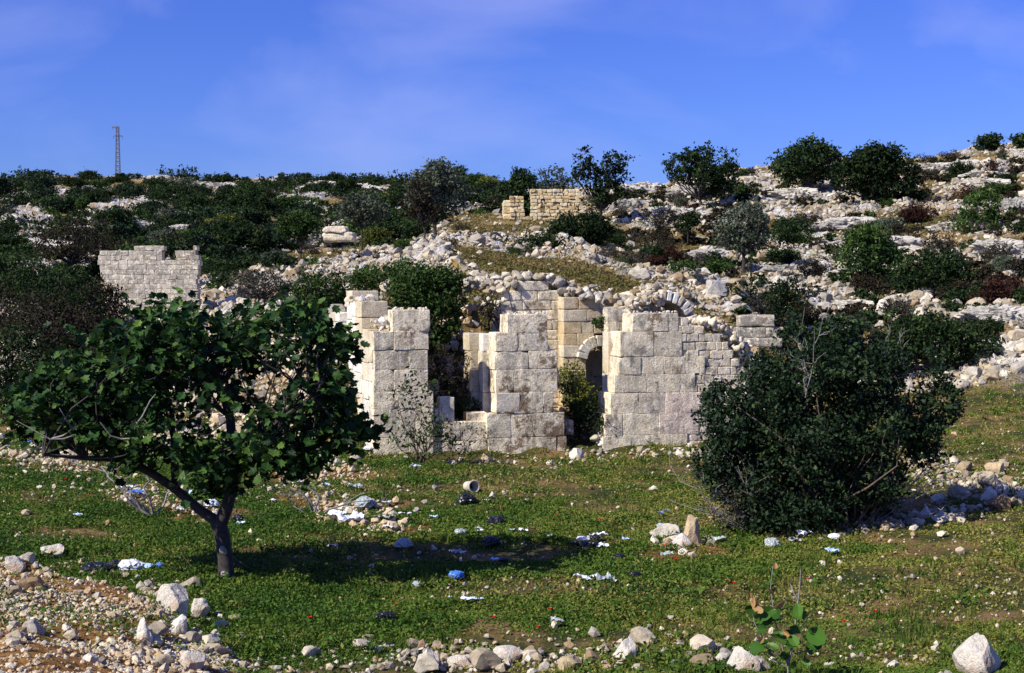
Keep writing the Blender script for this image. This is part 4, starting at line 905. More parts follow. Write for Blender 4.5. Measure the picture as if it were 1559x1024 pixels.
# foreground sapling
def build_sapling():
    Y = 19.0; m = Y/FX; U0 = 1203; zg = z1((U0-CU)*m, Y); o = thing('sapling', ((U0-CU)*m, Y, zg), 'young sapling with big bright green leaves and a few orange dead ones, bottom right', 'sapling')
    def P(u, v, dy=0): return np.array([(u-U0)*m, dy, EYE-(v-HV)*m-zg])
    A = Acc(); tube(A, [P(1203, 1060), P(1205, 1010), P(1213, 970), P(1217, 930), P(1221, 895), P(1222, 868)], [.020, .018, .015, .013, .009, .004], 7)
    for pp in ([(1203, 1015), (1192, 980), (1184, 945), (1178, 900), (1182, 866)], [(1205, 1012), (1170, 990), (1152, 950), (1150, 920)], [(1217, 915), (1210, 900), (1206, 888)], [(1213, 960), (1228, 955), (1238, 940)], [(1208, 1000), (1235, 995), (1250, 990)], [(1203, 1020), (1180, 1010), (1168, 1000)]):
        tube(A, [P(*q, .03*i) for i, q in enumerate(pp)], np.linspace(.012, .004, len(pp)), 5)
    obj('stem', A.mesh('stem', M_grb, True), o)
    g = np.random.default_rng(5); out = np.array([(math.sin(a)*.30*(1-.25*math.cos(a)), .5-.5*math.cos(a), 0) for a in np.linspace(0, 2*math.pi, 11)[:-1]])
    gl = [(1165, 938, .2), (1182, 942, .2), (1192, 955, .22), (1205, 945, .18), (1178, 958, .2), (1200, 990, .2), (1205, 968, .17), (1220, 985, .16), (1234, 972, .21), (1250, 993, .17), (1172, 992, .16), (1178, 980, .13), (1168, 1000, .18), (1222, 1018, .16), (1160, 945, .15), (1212, 938, .15), (1190, 1012, .15), (1196, 975, .15)]
    A = Acc()
    gl += [(u+g.uniform(-9, 9), v+g.uniform(-9, 9), s*.8) for u, v, s in gl]
    for u, v, s in gl: shaped_leaves(A, P(u, v-10, g.uniform(-.12, .05))[None], s*1.6, g, out, .1, (-.1, -1, .45), .3)
    obj('leaves', A.mesh('leaves', M_brt), o); A = Acc()
    for u, v, s in ((1182, 862, .12), (1150, 915, .13), (1143, 908, .1), (1147, 930, .11), (1172, 905, .08), (1197, 920, .12), (1147, 922, .12), (1165, 975, .11), (1195, 968, .1)): shaped_leaves(A, P(u, v-5, -.05)[None], s*1.5, g, out, .6, (-.1, -1, .3), .3)
    obj('dead_leaves', A.mesh('dead_leaves', M_dry), o)
build_sapling()

# ------------------------------------------------------------------ ground cover
def build_cover():
    g = np.random.default_rng(3); n = 1150000
    Y = np.exp(g.uniform(math.log(17.5), math.log(60), n)); Y = Y*(1); X = g.uniform(-.43, .43, n)*Y
    # even in the picture, thinned by patches
    U = CU+FX*X/Y; d = fbm(X*.45, Y*.45, None, 50, 4, .6)
    brown = sm(.49, .61, fbm(X*.30+9, Y*.55, None, 60, 5, .65)+.10*sm(950, 1500, U)-.06*sm(700, 400, U)+.12*sm(35, 42, Y)*sm(600, 800, U)+.05*sm(22, 19, Y))
    keep = g.random(n) < (np.clip(sm(.30, .46, d), .15, 1)*(1-.86*brown))*(1-mound(X, Y)*.93)*(1-sm(53, 58, Y))*(1-.85*wastem(X, Y))
    s, b = loc_sb(X, Y); keep &= ~((s > -.1) & (s < 13) & (b > -.05) & (b < 6.5))
    X, Y, d, brown = X[keep], Y[keep], d[keep], brown[keep]
    z = zt(X, Y); h = .02+.10*sm(.42, .62, d)*g.random(len(X)); P = np.stack([X, Y, z+h], 1)
    V, F = leafquads(P, .042+.0006*(Y-20), g, 1.3, .6)
    yel = sm(.45, .6, fbm(X*.7, Y*.7, None, 71, 3))
    U2 = CU+FX*X/Y; T = np.clip(g.normal(.28, .2, len(X))+brown*.45+yel*.25+.30*sm(500, 1050, U2), 0, 1)
    A = Acc(); A.add(V, F, np.repeat(T, 4)); obj('ground_cover', A.mesh('ground_cover', M_clov), kind='stuff', label='low clover and weeds covering the field', cat='ground cover')
    # taller leafy weeds in tufts
    n = 5200; Y = np.exp(g.uniform(math.log(18), math.log(54), n)); X = g.uniform(-.42, .42, n)*Y
    U = CU+FX*X/Y; d = fbm(X*.45, Y*.45, None, 50, 4, .6); keep = (g.random(n) < sm(.45, .62, d)*(1-.5*sm(900, 1400, U))) & (mound(X, Y) < .4) & (wastem(X, Y) < .3)
    s, b = loc_sb(X, Y); keep &= ~((s > -.1) & (s < 13) & (b > -.05)); X, Y = X[keep], Y[keep]; k = 26
    P = np.stack([X, Y, zt(X, Y)+.08], 1); P = np.repeat(P, k, 0)+g.normal(size=(len(P)*k, 3))*np.array([.11, .11, .05])
    V, F = leafquads(P, .06, g, 1.5, .4); A = Acc(); A.add(V, F, np.repeat(np.clip(np.repeat(g.normal(.35, .2, len(X)), k)+g.normal(0, .1, len(P)), 0, 1), 4))
    obj('weeds', A.mesh('weeds', M_clov), kind='stuff', label='taller leafy weeds in loose clumps over the field', cat='weeds')
    # grass blades and dry stalks
    n = 3600; Y = np.exp(g.uniform(math.log(17), math.log(54), n)); X = g.uniform(-.42, .42, n)*Y; keep = (fbm(X*.6, Y*.6, None, 95, 3) > .47) & (mound(X, Y) < .6); s, b = loc_sb(X, Y); keep &= ~((s > -.1) & (s < 13) & (b > -.05)); X, Y = X[keep], Y[keep]; k = 16
    P = np.repeat(np.stack([X, Y, zt(X, Y)], 1), k, 0); N = len(P); P = P+g.normal(size=(N, 3))*np.array([.05, .05, 0]); hh = np.repeat(g.uniform(.06, .24, len(X)), k)*g.uniform(.5, 1.2, N); a = g.uniform(0, 6.28, N); ln = g.normal(size=(N, 2))*.35*hh[:, None]
    wv = np.stack([np.cos(a), np.sin(a), 0*a], 1)*.006*(1+Y.repeat(k)[:, None]/40); top = P+np.concatenate([ln, hh[:, None]], 1); V = np.stack([P-wv, P+wv, top+wv*.2, top-wv*.2], 1).reshape(-1, 3); A = Acc(); A.add(V, np.arange(N*4).reshape(N, 4), np.repeat(np.clip(np.repeat(g.uniform(.2, 1, len(X)), k), 0, 1), 4))
    obj('grass_blades', A.mesh('grass_blades', M_clov), kind='stuff', label='thin grass blades and stalks standing in the field', cat='grass')
    # dry grass on the hillside
    n = 600000; Y = np.exp(g.uniform(math.log(54), math.log(150), n)); X = g.uniform(-.43, .43, n)*Y
    keep = g.random(n) < (1-.8*rockmask(X, Y))*np.maximum(sm(.36, .55, fbm(X*.2, Y*.2, None, 90, 4)), .9*stripm(CU+FX*X/Y, Y)); s, b = loc_sb(X, Y); keep &= ~((s > -.5) & (s < 12.5) & (b < 6.6))
    X, Y = X[keep], Y[keep]; P = np.stack([X, Y, zt(X, Y)+.06], 1); V, F = leafquads(P, .10, g, 2.2, .2)
    A = Acc(); A.add(V, F, np.repeat(np.clip(.45+.5*fbm(X*.3, Y*.3, None, 91, 3)+g.normal(0, .15, len(X)), 0, 1), 4))
    M_hg = leaf_mat('dry_hill_grass', (.06, .075, .02), (.13, .12, .035), (.26, .19, .08), .2, .8, .1)
    q = earth_pts[g.integers(0, len(earth_pts), 9000)]+g.normal(size=(9000, 3))*np.array([.09, .09, .02])+np.array([0, 0, .04]); V, F = leafquads(q, .08, g, 2.2, .2); A.add(V, F, np.repeat(np.clip(g.normal(.6, .22, 9000), 0, 1), 4))
    obj('dry_grass', A.mesh('dry_grass', M_hg), kind='stuff', label='yellowish dry grass between the rocks of the slope', cat='grass')
build_cover()

# ------------------------------------------------------------------ stones
boulders = []      # (size in picture, x, y, z, size)
def build_stones():
    g = np.random.default_rng(21); P = []; S = []; T = []; K = []
    def put(X, Y, s, t, sink=.2, kind=0):
        z = zt(X, Y)+s*(.35-sink); P.append(np.stack([X, Y, z], 1)); S.append(s); T.append(t); K.append(np.full(len(X), kind))
    # hillside rubble
    n = 72000; Y = np.exp(g.uniform(math.log(55), math.log(165), n)); X = g.uniform(-.44, .44, n)*Y; U = CU+FX*X/Y
    rm = rockmask(X, Y); den = .22+.66*rm; den *= 1-.75*sm(600, 380, U)*sm(78, 95, Y)
    strip = stripm(U, Y); den *= 1-.93*strip
    den *= .25+.75*sm(.36, .5, fbm(X*.25, Y*.18, None, 33, 4)+.1*rm)
    den = den*(1-.9*sm(55, 56.5, Y)*sm(59, 57.5, Y)*sm(860, 890, U)*sm(1010, 990, U)); keep = g.random(n) < den; s_, b_ = loc_sb(X, Y); keep &= ~((s_ > -.5) & (s_ < 12.6) & (b_ < 6.4))
    X, Y = X[keep], Y[keep]; s = np.clip(np.exp(g.normal(math.log(.17), .55, len(X))), .06, .62)*(1+.25*sm(80, 150, Y)); put(X, Y, s, g.random(len(X)))
    # left foreground heap
    n = 40000; Y = g.uniform(12.5, 28, n); X = g.uniform(-.42, -.1, n)*Y; keep = g.random(n) < mound(X, Y)*(.16+.70*sm(.42, .58, fbm(X*.8, Y*.8, None, 35, 3)))
    X, Y = X[keep], Y[keep]; s = np.clip(np.exp(g.normal(math.log(.030), .52, len(X))), .012, .13); k2 = g.random(len(X)) < .78
    put(X[k2], Y[k2], s[k2], g.random(k2.sum()), .2, 1); put(X[~k2], Y[~k2], s[~k2], g.random((~k2).sum()))
    # edge of the heap, more and bigger stones
    for (u0, v0, u1, v1, n, sp, sz) in ((0, 845, 130, 850, 90, 10, .06), (130, 860, 260, 920, 110, 12, .055), (230, 905, 330, 975, 150, 18, .07), (320, 960, 450, 985, 110, 12, .055), (200, 985, 420, 1020, 170, 16, .05),
        (450, 1000, 760, 1015, 180, 14, .05), (560, 1008, 1150, 1014, 290, 12, .065), (1240, 1010, 1559, 1015, 60, 12, .04), (0, 960, 60, 900, 60, 30, .08),
        (1250, 812, 1400, 795, 130, 6, .09), (1400, 790, 1559, 752, 190, 10, .075), (1400, 720, 1559, 745, 280, 16, .085), (1390, 705, 1480, 730, 140, 10, .075), (1020, 840, 1080, 815, 40, 9, .1), (560, 702, 860, 706, 50, 4, .07), (860, 700, 1060, 692, 70, 5, .09), (1050, 690, 1150, 700, 70, 8, .1),
        (0, 690, 150, 715, 340, 12, .07), (170, 745, 330, 778, 420, 10, .05), (400, 712, 560, 722, 520, 15, .06), (480, 785, 610, 800, 460, 13, .055), (440, 745, 520, 770, 200, 12, .045), (350, 760, 420, 765, 90, 8, .04), (20, 740, 180, 700, 140, 14, .05), (60, 730, 150, 700, 50, 12, .07), (300, 500, 470, 500, 120, 20, .2)):
        X = []; Y = []
        for _ in range(n):
            f = g.random(); a = ground_at(u0+(u1-u0)*f+g.normal(0, sp*1.3), min(1035, v0+(v1-v0)*f+g.normal(0, sp))); X.append(a[0]); Y.append(a[1])
        s = np.clip(sz*np.exp(g.normal(0, .5, n)), .015, .4); put(np.array(X), np.array(Y), s, g.random(n), .1 if n < 200 else -.15, int(n > 300))
    # rubble behind the fig tree
    n = 3800; u = g.uniform(200, 540, n); Y = g.uniform(50, 66, n); X = (u-CU)/FX*Y; put(X, Y, np.clip(np.exp(g.normal(math.log(.13), .5, n)), .05, .5), g.random(n)*.9, .2, 1)
    n = 1500; u = g.uniform(-60, 540, n); Y = g.uniform(44, 66, n); X = (u-CU)/FX*Y; put(X, Y, np.clip(np.exp(g.normal(math.log(.10), .5, n)), .04, .5), g.random(n)*.9)
    # pebbles all over the field
    n = 6000; Y = np.exp(g.uniform(math.log(17.5), math.log(55), n)); X = g.uniform(-.43, .43, n)*Y; U = CU+FX*X/Y
    br = sm(.47, .60, fbm(X*.30+9, Y*.55, None, 60, 4, .6)+.10*sm(950, 1500, U)); keep = g.random(n) < .22+.78*br; X, Y = X[keep], Y[keep]
    s_, b_ = loc_sb(X, Y); k2 = ~((s_ > -.1) & (s_ < 13) & (b_ > -.05) & (b_ < 6)); X, Y = X[k2], Y[k2]; k3 = g.random(len(X)) < .5; s = np.clip(np.exp(g.normal(math.log(.028), .5, len(X))), .010, .12)*(.8+Y/60)
    put(X[k3], Y[k3], s[k3], g.random(k3.sum()), -.2, 1); put(X[~k3], Y[~k3], s[~k3], g.random((~k3).sum()), -.2, 0)
    # rock wall at the right edge of the field
    n = 900; u = g.uniform(1380, 1640, n); Y = g.uniform(54.5, 60, n); X = (u-CU)/FX*Y; put(X, Y, np.clip(np.exp(g.normal(math.log(.2), .4, n)), .08, .5), g.random(n))
    P, S, T, K = np.concatenate(P), np.concatenate(S), np.concatenate(T), np.concatenate(K)
    app = S/P[:, 1]; U = CU+FX*P[:, 0]/P[:, 1]; vis = (U > -20) & (U < 1580) & (P[:, 1] > 17); app = np.where(vis, app, 0)
    order = np.argsort(-app); big = order[:262]; rest = order[262:]; ap = app
    near = rest[(ap[rest] > .0022)]; far = rest[(ap[rest] <= .0022)]
    A = Acc(); B = Acc()
    for sel, sub in ((near, 2 if len(near) < 6000 else 1), (far, 1)):
        k0 = sel[K[sel] == 0]; k1 = sel[K[sel] == 1]; scatter_stones(A, P[k0], S[k0], T[k0], sub)
        if len(k1): scatter_stones(B, P[k1], S[k1], T[k1], sub)
    obj('rubble', A.mesh('rubble', M_rub), kind='stuff', label='pale limestone rubble strewn over slope and field', cat='rubble')
    obj('ochre_rubble', B.mesh('ochre_rubble', M_rubR), kind='stuff', label='ochre rubble on the bank behind the fig tree', cat='rubble')
    protos = []
    for k in range(10):
        V, F = stone_shape(300+k, 3, 14, .5, .88, .16); a = Acc(); a.add(V, F, k/10); protos.append(a.mesh('stone', M_rub))
    for i in big:
        X, Y, z = P[i]; u = U[i]
        if Y < 30 and u < 480: lab, gp = 'pale rough stone on the brown spoil heap at the left front', 'stones on the spoil heap'
        elif Y < 30: lab, gp = 'pale rough stone along the bottom edge of the field', 'stones along the field edge'
        elif Y < 44: lab, gp = 'whitish stone in the row of field stones beside the evergreen shrub', 'field stones by the shrub'
        elif Y < 56: lab, gp = 'whitish stone lying near the foot of the ruin', 'stones near the ruin'
        elif u < 700: lab, gp = 'weathered limestone boulder on the slope left of the church', 'boulders on the left slope'
        else: lab, gp = 'weathered limestone boulder on the slope above and right of the church', 'boulders on the right slope'
        o = obj('stone', random.choice(protos), None, (X, Y, z), random.uniform(0, 6.28), S[i]*random.uniform(.95, 1.1), lab, 'stone', gp); o.rotation_euler.x = random.gauss(0, .3)
    return protos
SP = build_stones()
def rock(u, v, w_, h_, label, seed, mat=None, pointed=0, name='boulder'):
    X, Y, z = ground_at(u, v); m = Y/FX; V, F = stone_shape(seed, 4, 16, .5, .85, .14)
    V = V/np.abs(V).max(0); V[:, 2] = np.where(V[:, 2] < -.4, -.4, V[:, 2])
    if pointed: V[:, :2] *= (1-.62*np.clip(V[:, 2:3], 0, 1)**1.2)
    V = V*np.array([w_*m*.45, w_*m*.4, h_*m*.70]); A = Acc(); A.add(V, F, seed % 7/7)
    obj(name, A.mesh(name, mat or M_whi), None, (X, Y, z+h_*m*.22), 0, 1, label, 'rock')
M_whi = stone_mat('white_boulder', [(.62, .56, .46), (.76, .71, .62), (.70, .64, .53), (.80, .76, .68)], stain=(.40, .26, .15), stain_amt=.75, bump=.7, sc_=2.0, stain_lo=.50)
for a in ((958, 1012, 56, 46, 'white pointed boulder at the bottom of the field, middle', 2, None, 1), (1132, 1030, 70, 44, 'bright white peaked boulder at the bottom edge left of the sapling', 5, None, 1), (1495, 1030, 92, 66, 'largest white boulder with pinkish stain in the bottom right corner', 9, None, .8),
    (780, 1006, 66, 24, 'flat pinkish boulder half buried at the bottom edge', 12), (655, 1020, 44, 34, 'white angular boulder at the bottom edge left of the flat one', 14, None, 1), (700, 1018, 50, 18, 'low brownish boulder next to the white angular one', 16),
    (262, 938, 62, 50, 'big white boulder on the right edge of the spoil heap', 18), (300, 945, 40, 34, 'smaller boulder leaning on the big white one', 20), (214, 982, 34, 44, 'upright white boulder on the spoil heap', 22, None, 1), (285, 1022, 56, 42, 'cream boulder at the bottom edge of the spoil heap', 24),
    (135, 1018, 34, 16, 'flat smooth white boulder at the bottom left', 26), (75, 848, 48, 26, 'yellowish boulder at the upper rim of the spoil heap', 28), (20, 872, 40, 30, 'grey white boulder at the left rim of the spoil heap', 30), (270, 970, 36, 30, 'rounded white boulder below the big one on the heap', 32),
    (1055, 832, 34, 50, 'brownish upright boulder beside the evergreen shrub', 34, M_rubR), (1038, 836, 40, 24, 'broken cream boulder beside the brownish upright one', 36), (1520, 722, 40, 26, 'orange brown boulder on the stone pile at the right', 38, M_rubR), (1412, 793, 30, 22, 'white round boulder in the stone row right of the shrub', 40), (1448, 795, 34, 20, 'cream boulder next to the white round one', 42),
    (1508, 765, 34, 26, 'grey round boulder at the end of the stone pile', 44), (880, 702, 28, 22, 'white angular boulder in front of the church threshold', 46), (838, 708, 16, 10, 'small pale boulder by the foot of the centre pier', 48),
    (1185, 440, 30, 22, 'tilted pale boulder on the right slope', 50, M_out), (1090, 455, 40, 26, 'grey round boulder above the arch ring', 52, M_out), (1125, 450, 24, 20, 'orange boulder beside the grey round one above the arch', 54, M_rubR)): rock(*a)

# rock outcrops on the hills
def outcrops():
    pr = []
    for k in range(6):
        V, F = ico(5); V = V.copy(); r = np.random.default_rng(k+60)
        for _ in range(9):
            nrm = r.normal(size=3); nrm /= np.linalg.norm(nrm); V -= np.clip(V@nrm-r.uniform(.6, .9), 0, None)[:, None]*nrm
        V = V*np.array([1, .6, .42]); q = V*np.array([5, 5, 1.2])+k*9; f = fbm(q[:, 0], q[:, 1], q[:, 2], 60+k, 4, .55); q2 = V*np.array([1.5, 1.5, 9])+k; f2 = fbm(q2[:, 0], q2[:, 1], q2[:, 2], 80+k, 3)
        V = V*(1+(np.abs(f-.5)*1.9-.25)+(f2-.5)*.25)[:, None]; A = Acc(); A.add(V, F, .2+.1*k); pr.append(A.mesh('rock_outcrop', M_out))
    def put(u, v, w_, h_, lab, gp=None, Y=None):
        if Y is None: X, Y, z = ground_at(u, v)
        else: X = (u-CU)/FX*Y; z = z1(X, Y)
        m = Y/FX; o = obj('rock_outcrop', random.choice(pr), None, (X, Y, z+h_*m*.15), random.uniform(-.4, .4), (w_*m*.5, w_*m*.45, h_*m*1.15), lab, 'rock outcrop', gp)
    for u, v, w_, h_, l in ((340, 290, 80, 16, 'wide white outcrop below the left skyline'), (645-90, 292, 44, 18, 'rounded pale outcrop on the centre left skyline'), (278, 352, 70, 18, 'grey fissured ledge right of the left hillside centre'), (180, 335, 50, 16, 'grey ledge above the left end of the coursed wall'),
        (265, 330, 50, 12, 'small ledge above the grey fissured one'), (128, 270, 40, 10, 'white outcrop on the far left skyline'), (20, 345, 50, 30, 'large grey outcrop at the left edge of the hillside'), (355, 350, 40, 16, 'pale ledge at the right end of the fissured ones'), (410, 300, 40, 12, 'flat pale outcrop on the left upper slope'), (430, 320, 34, 12, 'white ledge below the flat pale one'),
        (450, 338, 40, 12, 'grey ledge just above the bright green bush'), (590, 305, 46, 14, 'pale boulder cluster below the centre skyline'), (700, 318, 24, 12, 'small pale outcrop right of the olive tree'), (985, 290, 70, 18, 'white crest outcrop between the two skyline trees'), (960, 318, 60, 24, 'cream cliff right of the hilltop house'), (1010, 330, 60, 24, 'ochre cliff beside the cream one'),
        (1420, 262, 110, 18, 'long white ledge on the right skyline'), (1500, 285, 90, 20, 'pale ledge right below the far skyline'), (1210, 300, 90, 22, 'grey ledge below the domed tree'), (1290, 345, 120, 24, 'broad grey outcrop below the widest round tree'), (1450, 350, 80, 20, 'grey outcrop left of the two tiered bush'), (1350, 375, 110, 24, 'long white outcrop above the dark thicket'),
        (1540, 320, 60, 30, 'grey outcrop cut by the right edge'), (1520, 385, 90, 28, 'grey fissured outcrop above the red bush'), (1235, 410, 80, 22, 'white outcrop in the middle of the right slope'), (1300, 470, 80, 22, 'pale outcrop behind the top of the evergreen shrub'), (1100, 345, 50, 16, 'pale ledge left of the olive tree'), (1545, 560, 40, 20, 'grey outcrop at the field edge far right')): put(u, v, w_, h_, l)
    r = random.Random(3)
    for _ in range(46):
        u = r.uniform(-60, 760); Y = r.uniform(90, 215)
        if 300 < u and Y < 110: continue
        w_ = r.uniform(2.5, 6)*FX/Y; put(u, 0, w_, w_*r.uniform(.18, .32), 'pale limestone ledge between the shrubs of the left hillside', 'ledges on the left hillside', Y)
    for _ in range(44):
        u = r.uniform(960, 1640); Y = r.uniform(64, 150); w_ = r.uniform(1.6, 5)*FX/Y; put(u, 0, w_, w_*r.uniform(.2, .32), 'whitish limestone ledge on the open right hillside', 'ledges on the right hillside', Y)
outcrops()

# ------------------------------------------------------------------ power pylon
def pylon():
    Y = 320.0; m = Y/FX; X = (182-CU)*m; zt_ = EYE+(440-193)*m; zb = z1(X, Y); H = zt_-zb
    o = thing('power_pylon', (X, Y, zb), 'slim grey lattice power pylon on the left skyline', 'pylon'); A = Acc()
    W = lambda z: .52-.26*z/H
    cs = ((1, 1), (-1, 1), (-1, -1), (1, -1))
    for sx, sy in cs: tube(A, [(sx*W(0), sy*W(0), 0), (sx*W(H), sy*W(H), H)], [.07, .055], 4)
    n = 14
    for i in range(n):
        z0, z1_ = H*i/n, H*(i+1)/n
        for k in range(4):
            a, b = cs[k], cs[(k+1) % 4]; tube(A, [(a[0]*W(z0), a[1]*W(z0), z0), (b[0]*W(z1_), b[1]*W(z1_), z1_)], [.05, .05], 4); tube(A, [(a[0]*W(z0), a[1]*W(z0), z0), (b[0]*W(z0), b[1]*W(z0), z0)], [.05, .05], 4)
    M = plain_mat('galvanised_steel', (.16, .17, .2), .5, .4); obj('mast', A.mesh('mast', M), o)
    for z, l, r_ in ((H-.15, -1.2, .35), (H*.84, -.9, 1.1)):
        A = Acc(); tube(A, [(l, 0, z), (r_, 0, z)], [.1, .1], 4); tube(A, [(l, 0, z), (0, 0, z+.5 if z < H-1 else z-.5)], [.05, .05], 4)
        for q in (l, r_): tube(A, [(q, 0, z), (q, 0, z-.6)], [.07, .07], 6)
        obj('crossarm', A.mesh('crossarm', M), o)
pylon()

# ------------------------------------------------------------------ litter
def bagmesh(seed, flat=.5, sub=4):
    V, F = ico(sub); V = V.copy(); k = V*1.3+seed*3; f = fbm(k[:, 0], k[:, 1], k[:, 2], seed, 4, .6)
    k2 = V*3.2+seed; f2 = np.abs(fbm(k2[:, 0], k2[:, 1], k2[:, 2], seed+9, 3)-.5)
    V = V*(.60+f*.75-f2*.75)[:, None]; V[:, 2] = np.maximum(V[:, 2]*flat, -.12); A = Acc(); A.add(V, F, .5); return A
def sheetmesh(seed):
    n = 15; g = np.linspace(-1, 1, n); X, Y = np.meshgrid(g, g, indexing='ij'); a = fbm(X*1.4+seed, Y*1.4, None, seed, 3)
    r = 1+.5*(fbm(X*2, Y*2, None, seed+4, 2)-.5)
    Z = (a-.5)*1.5+np.abs(fbm(X*3+seed, Y*3, None, seed+2, 2)-.5)*.9; V = np.stack([X*r*(1-.35*np.abs(Y)*vn(X*2, Y*2, None, seed)), Y*r*.7, Z*.6+.22], 2).reshape(-1, 3)
    i = np.arange(n*n).reshape(n, n); F = np.stack([i[:-1, :-1], i[1:, :-1], i[1:, 1:], i[:-1, 1:]], 2).reshape(-1, 4)
    A = Acc(); A.add(V, F); A.add(V-np.array([0, 0, .02]), F[:, ::-1]); return A
PM = {'white': plain_mat('white_plastic', (.74, .77, .84), .4, .5, .15), 'blue': plain_mat('blue_plastic', (.06, .20, .60), .4, .5, .3), 'pale': plain_mat('pale_blue_plastic', (.45, .62, .85), .4, .5, .15), 'black': plain_mat('black_plastic', (.008, .008, .010), .38, .5, .3),
      'grey': plain_mat('greyish_plastic_film', (.36, .40, .40), .4, .5, .3), 'tan': plain_mat('tan_cardboard', (.50, .30, .13), .8, .2, .3), 'brown': plain_mat('brown_rag', (.10, .04, .03), .9, .1, .3)}
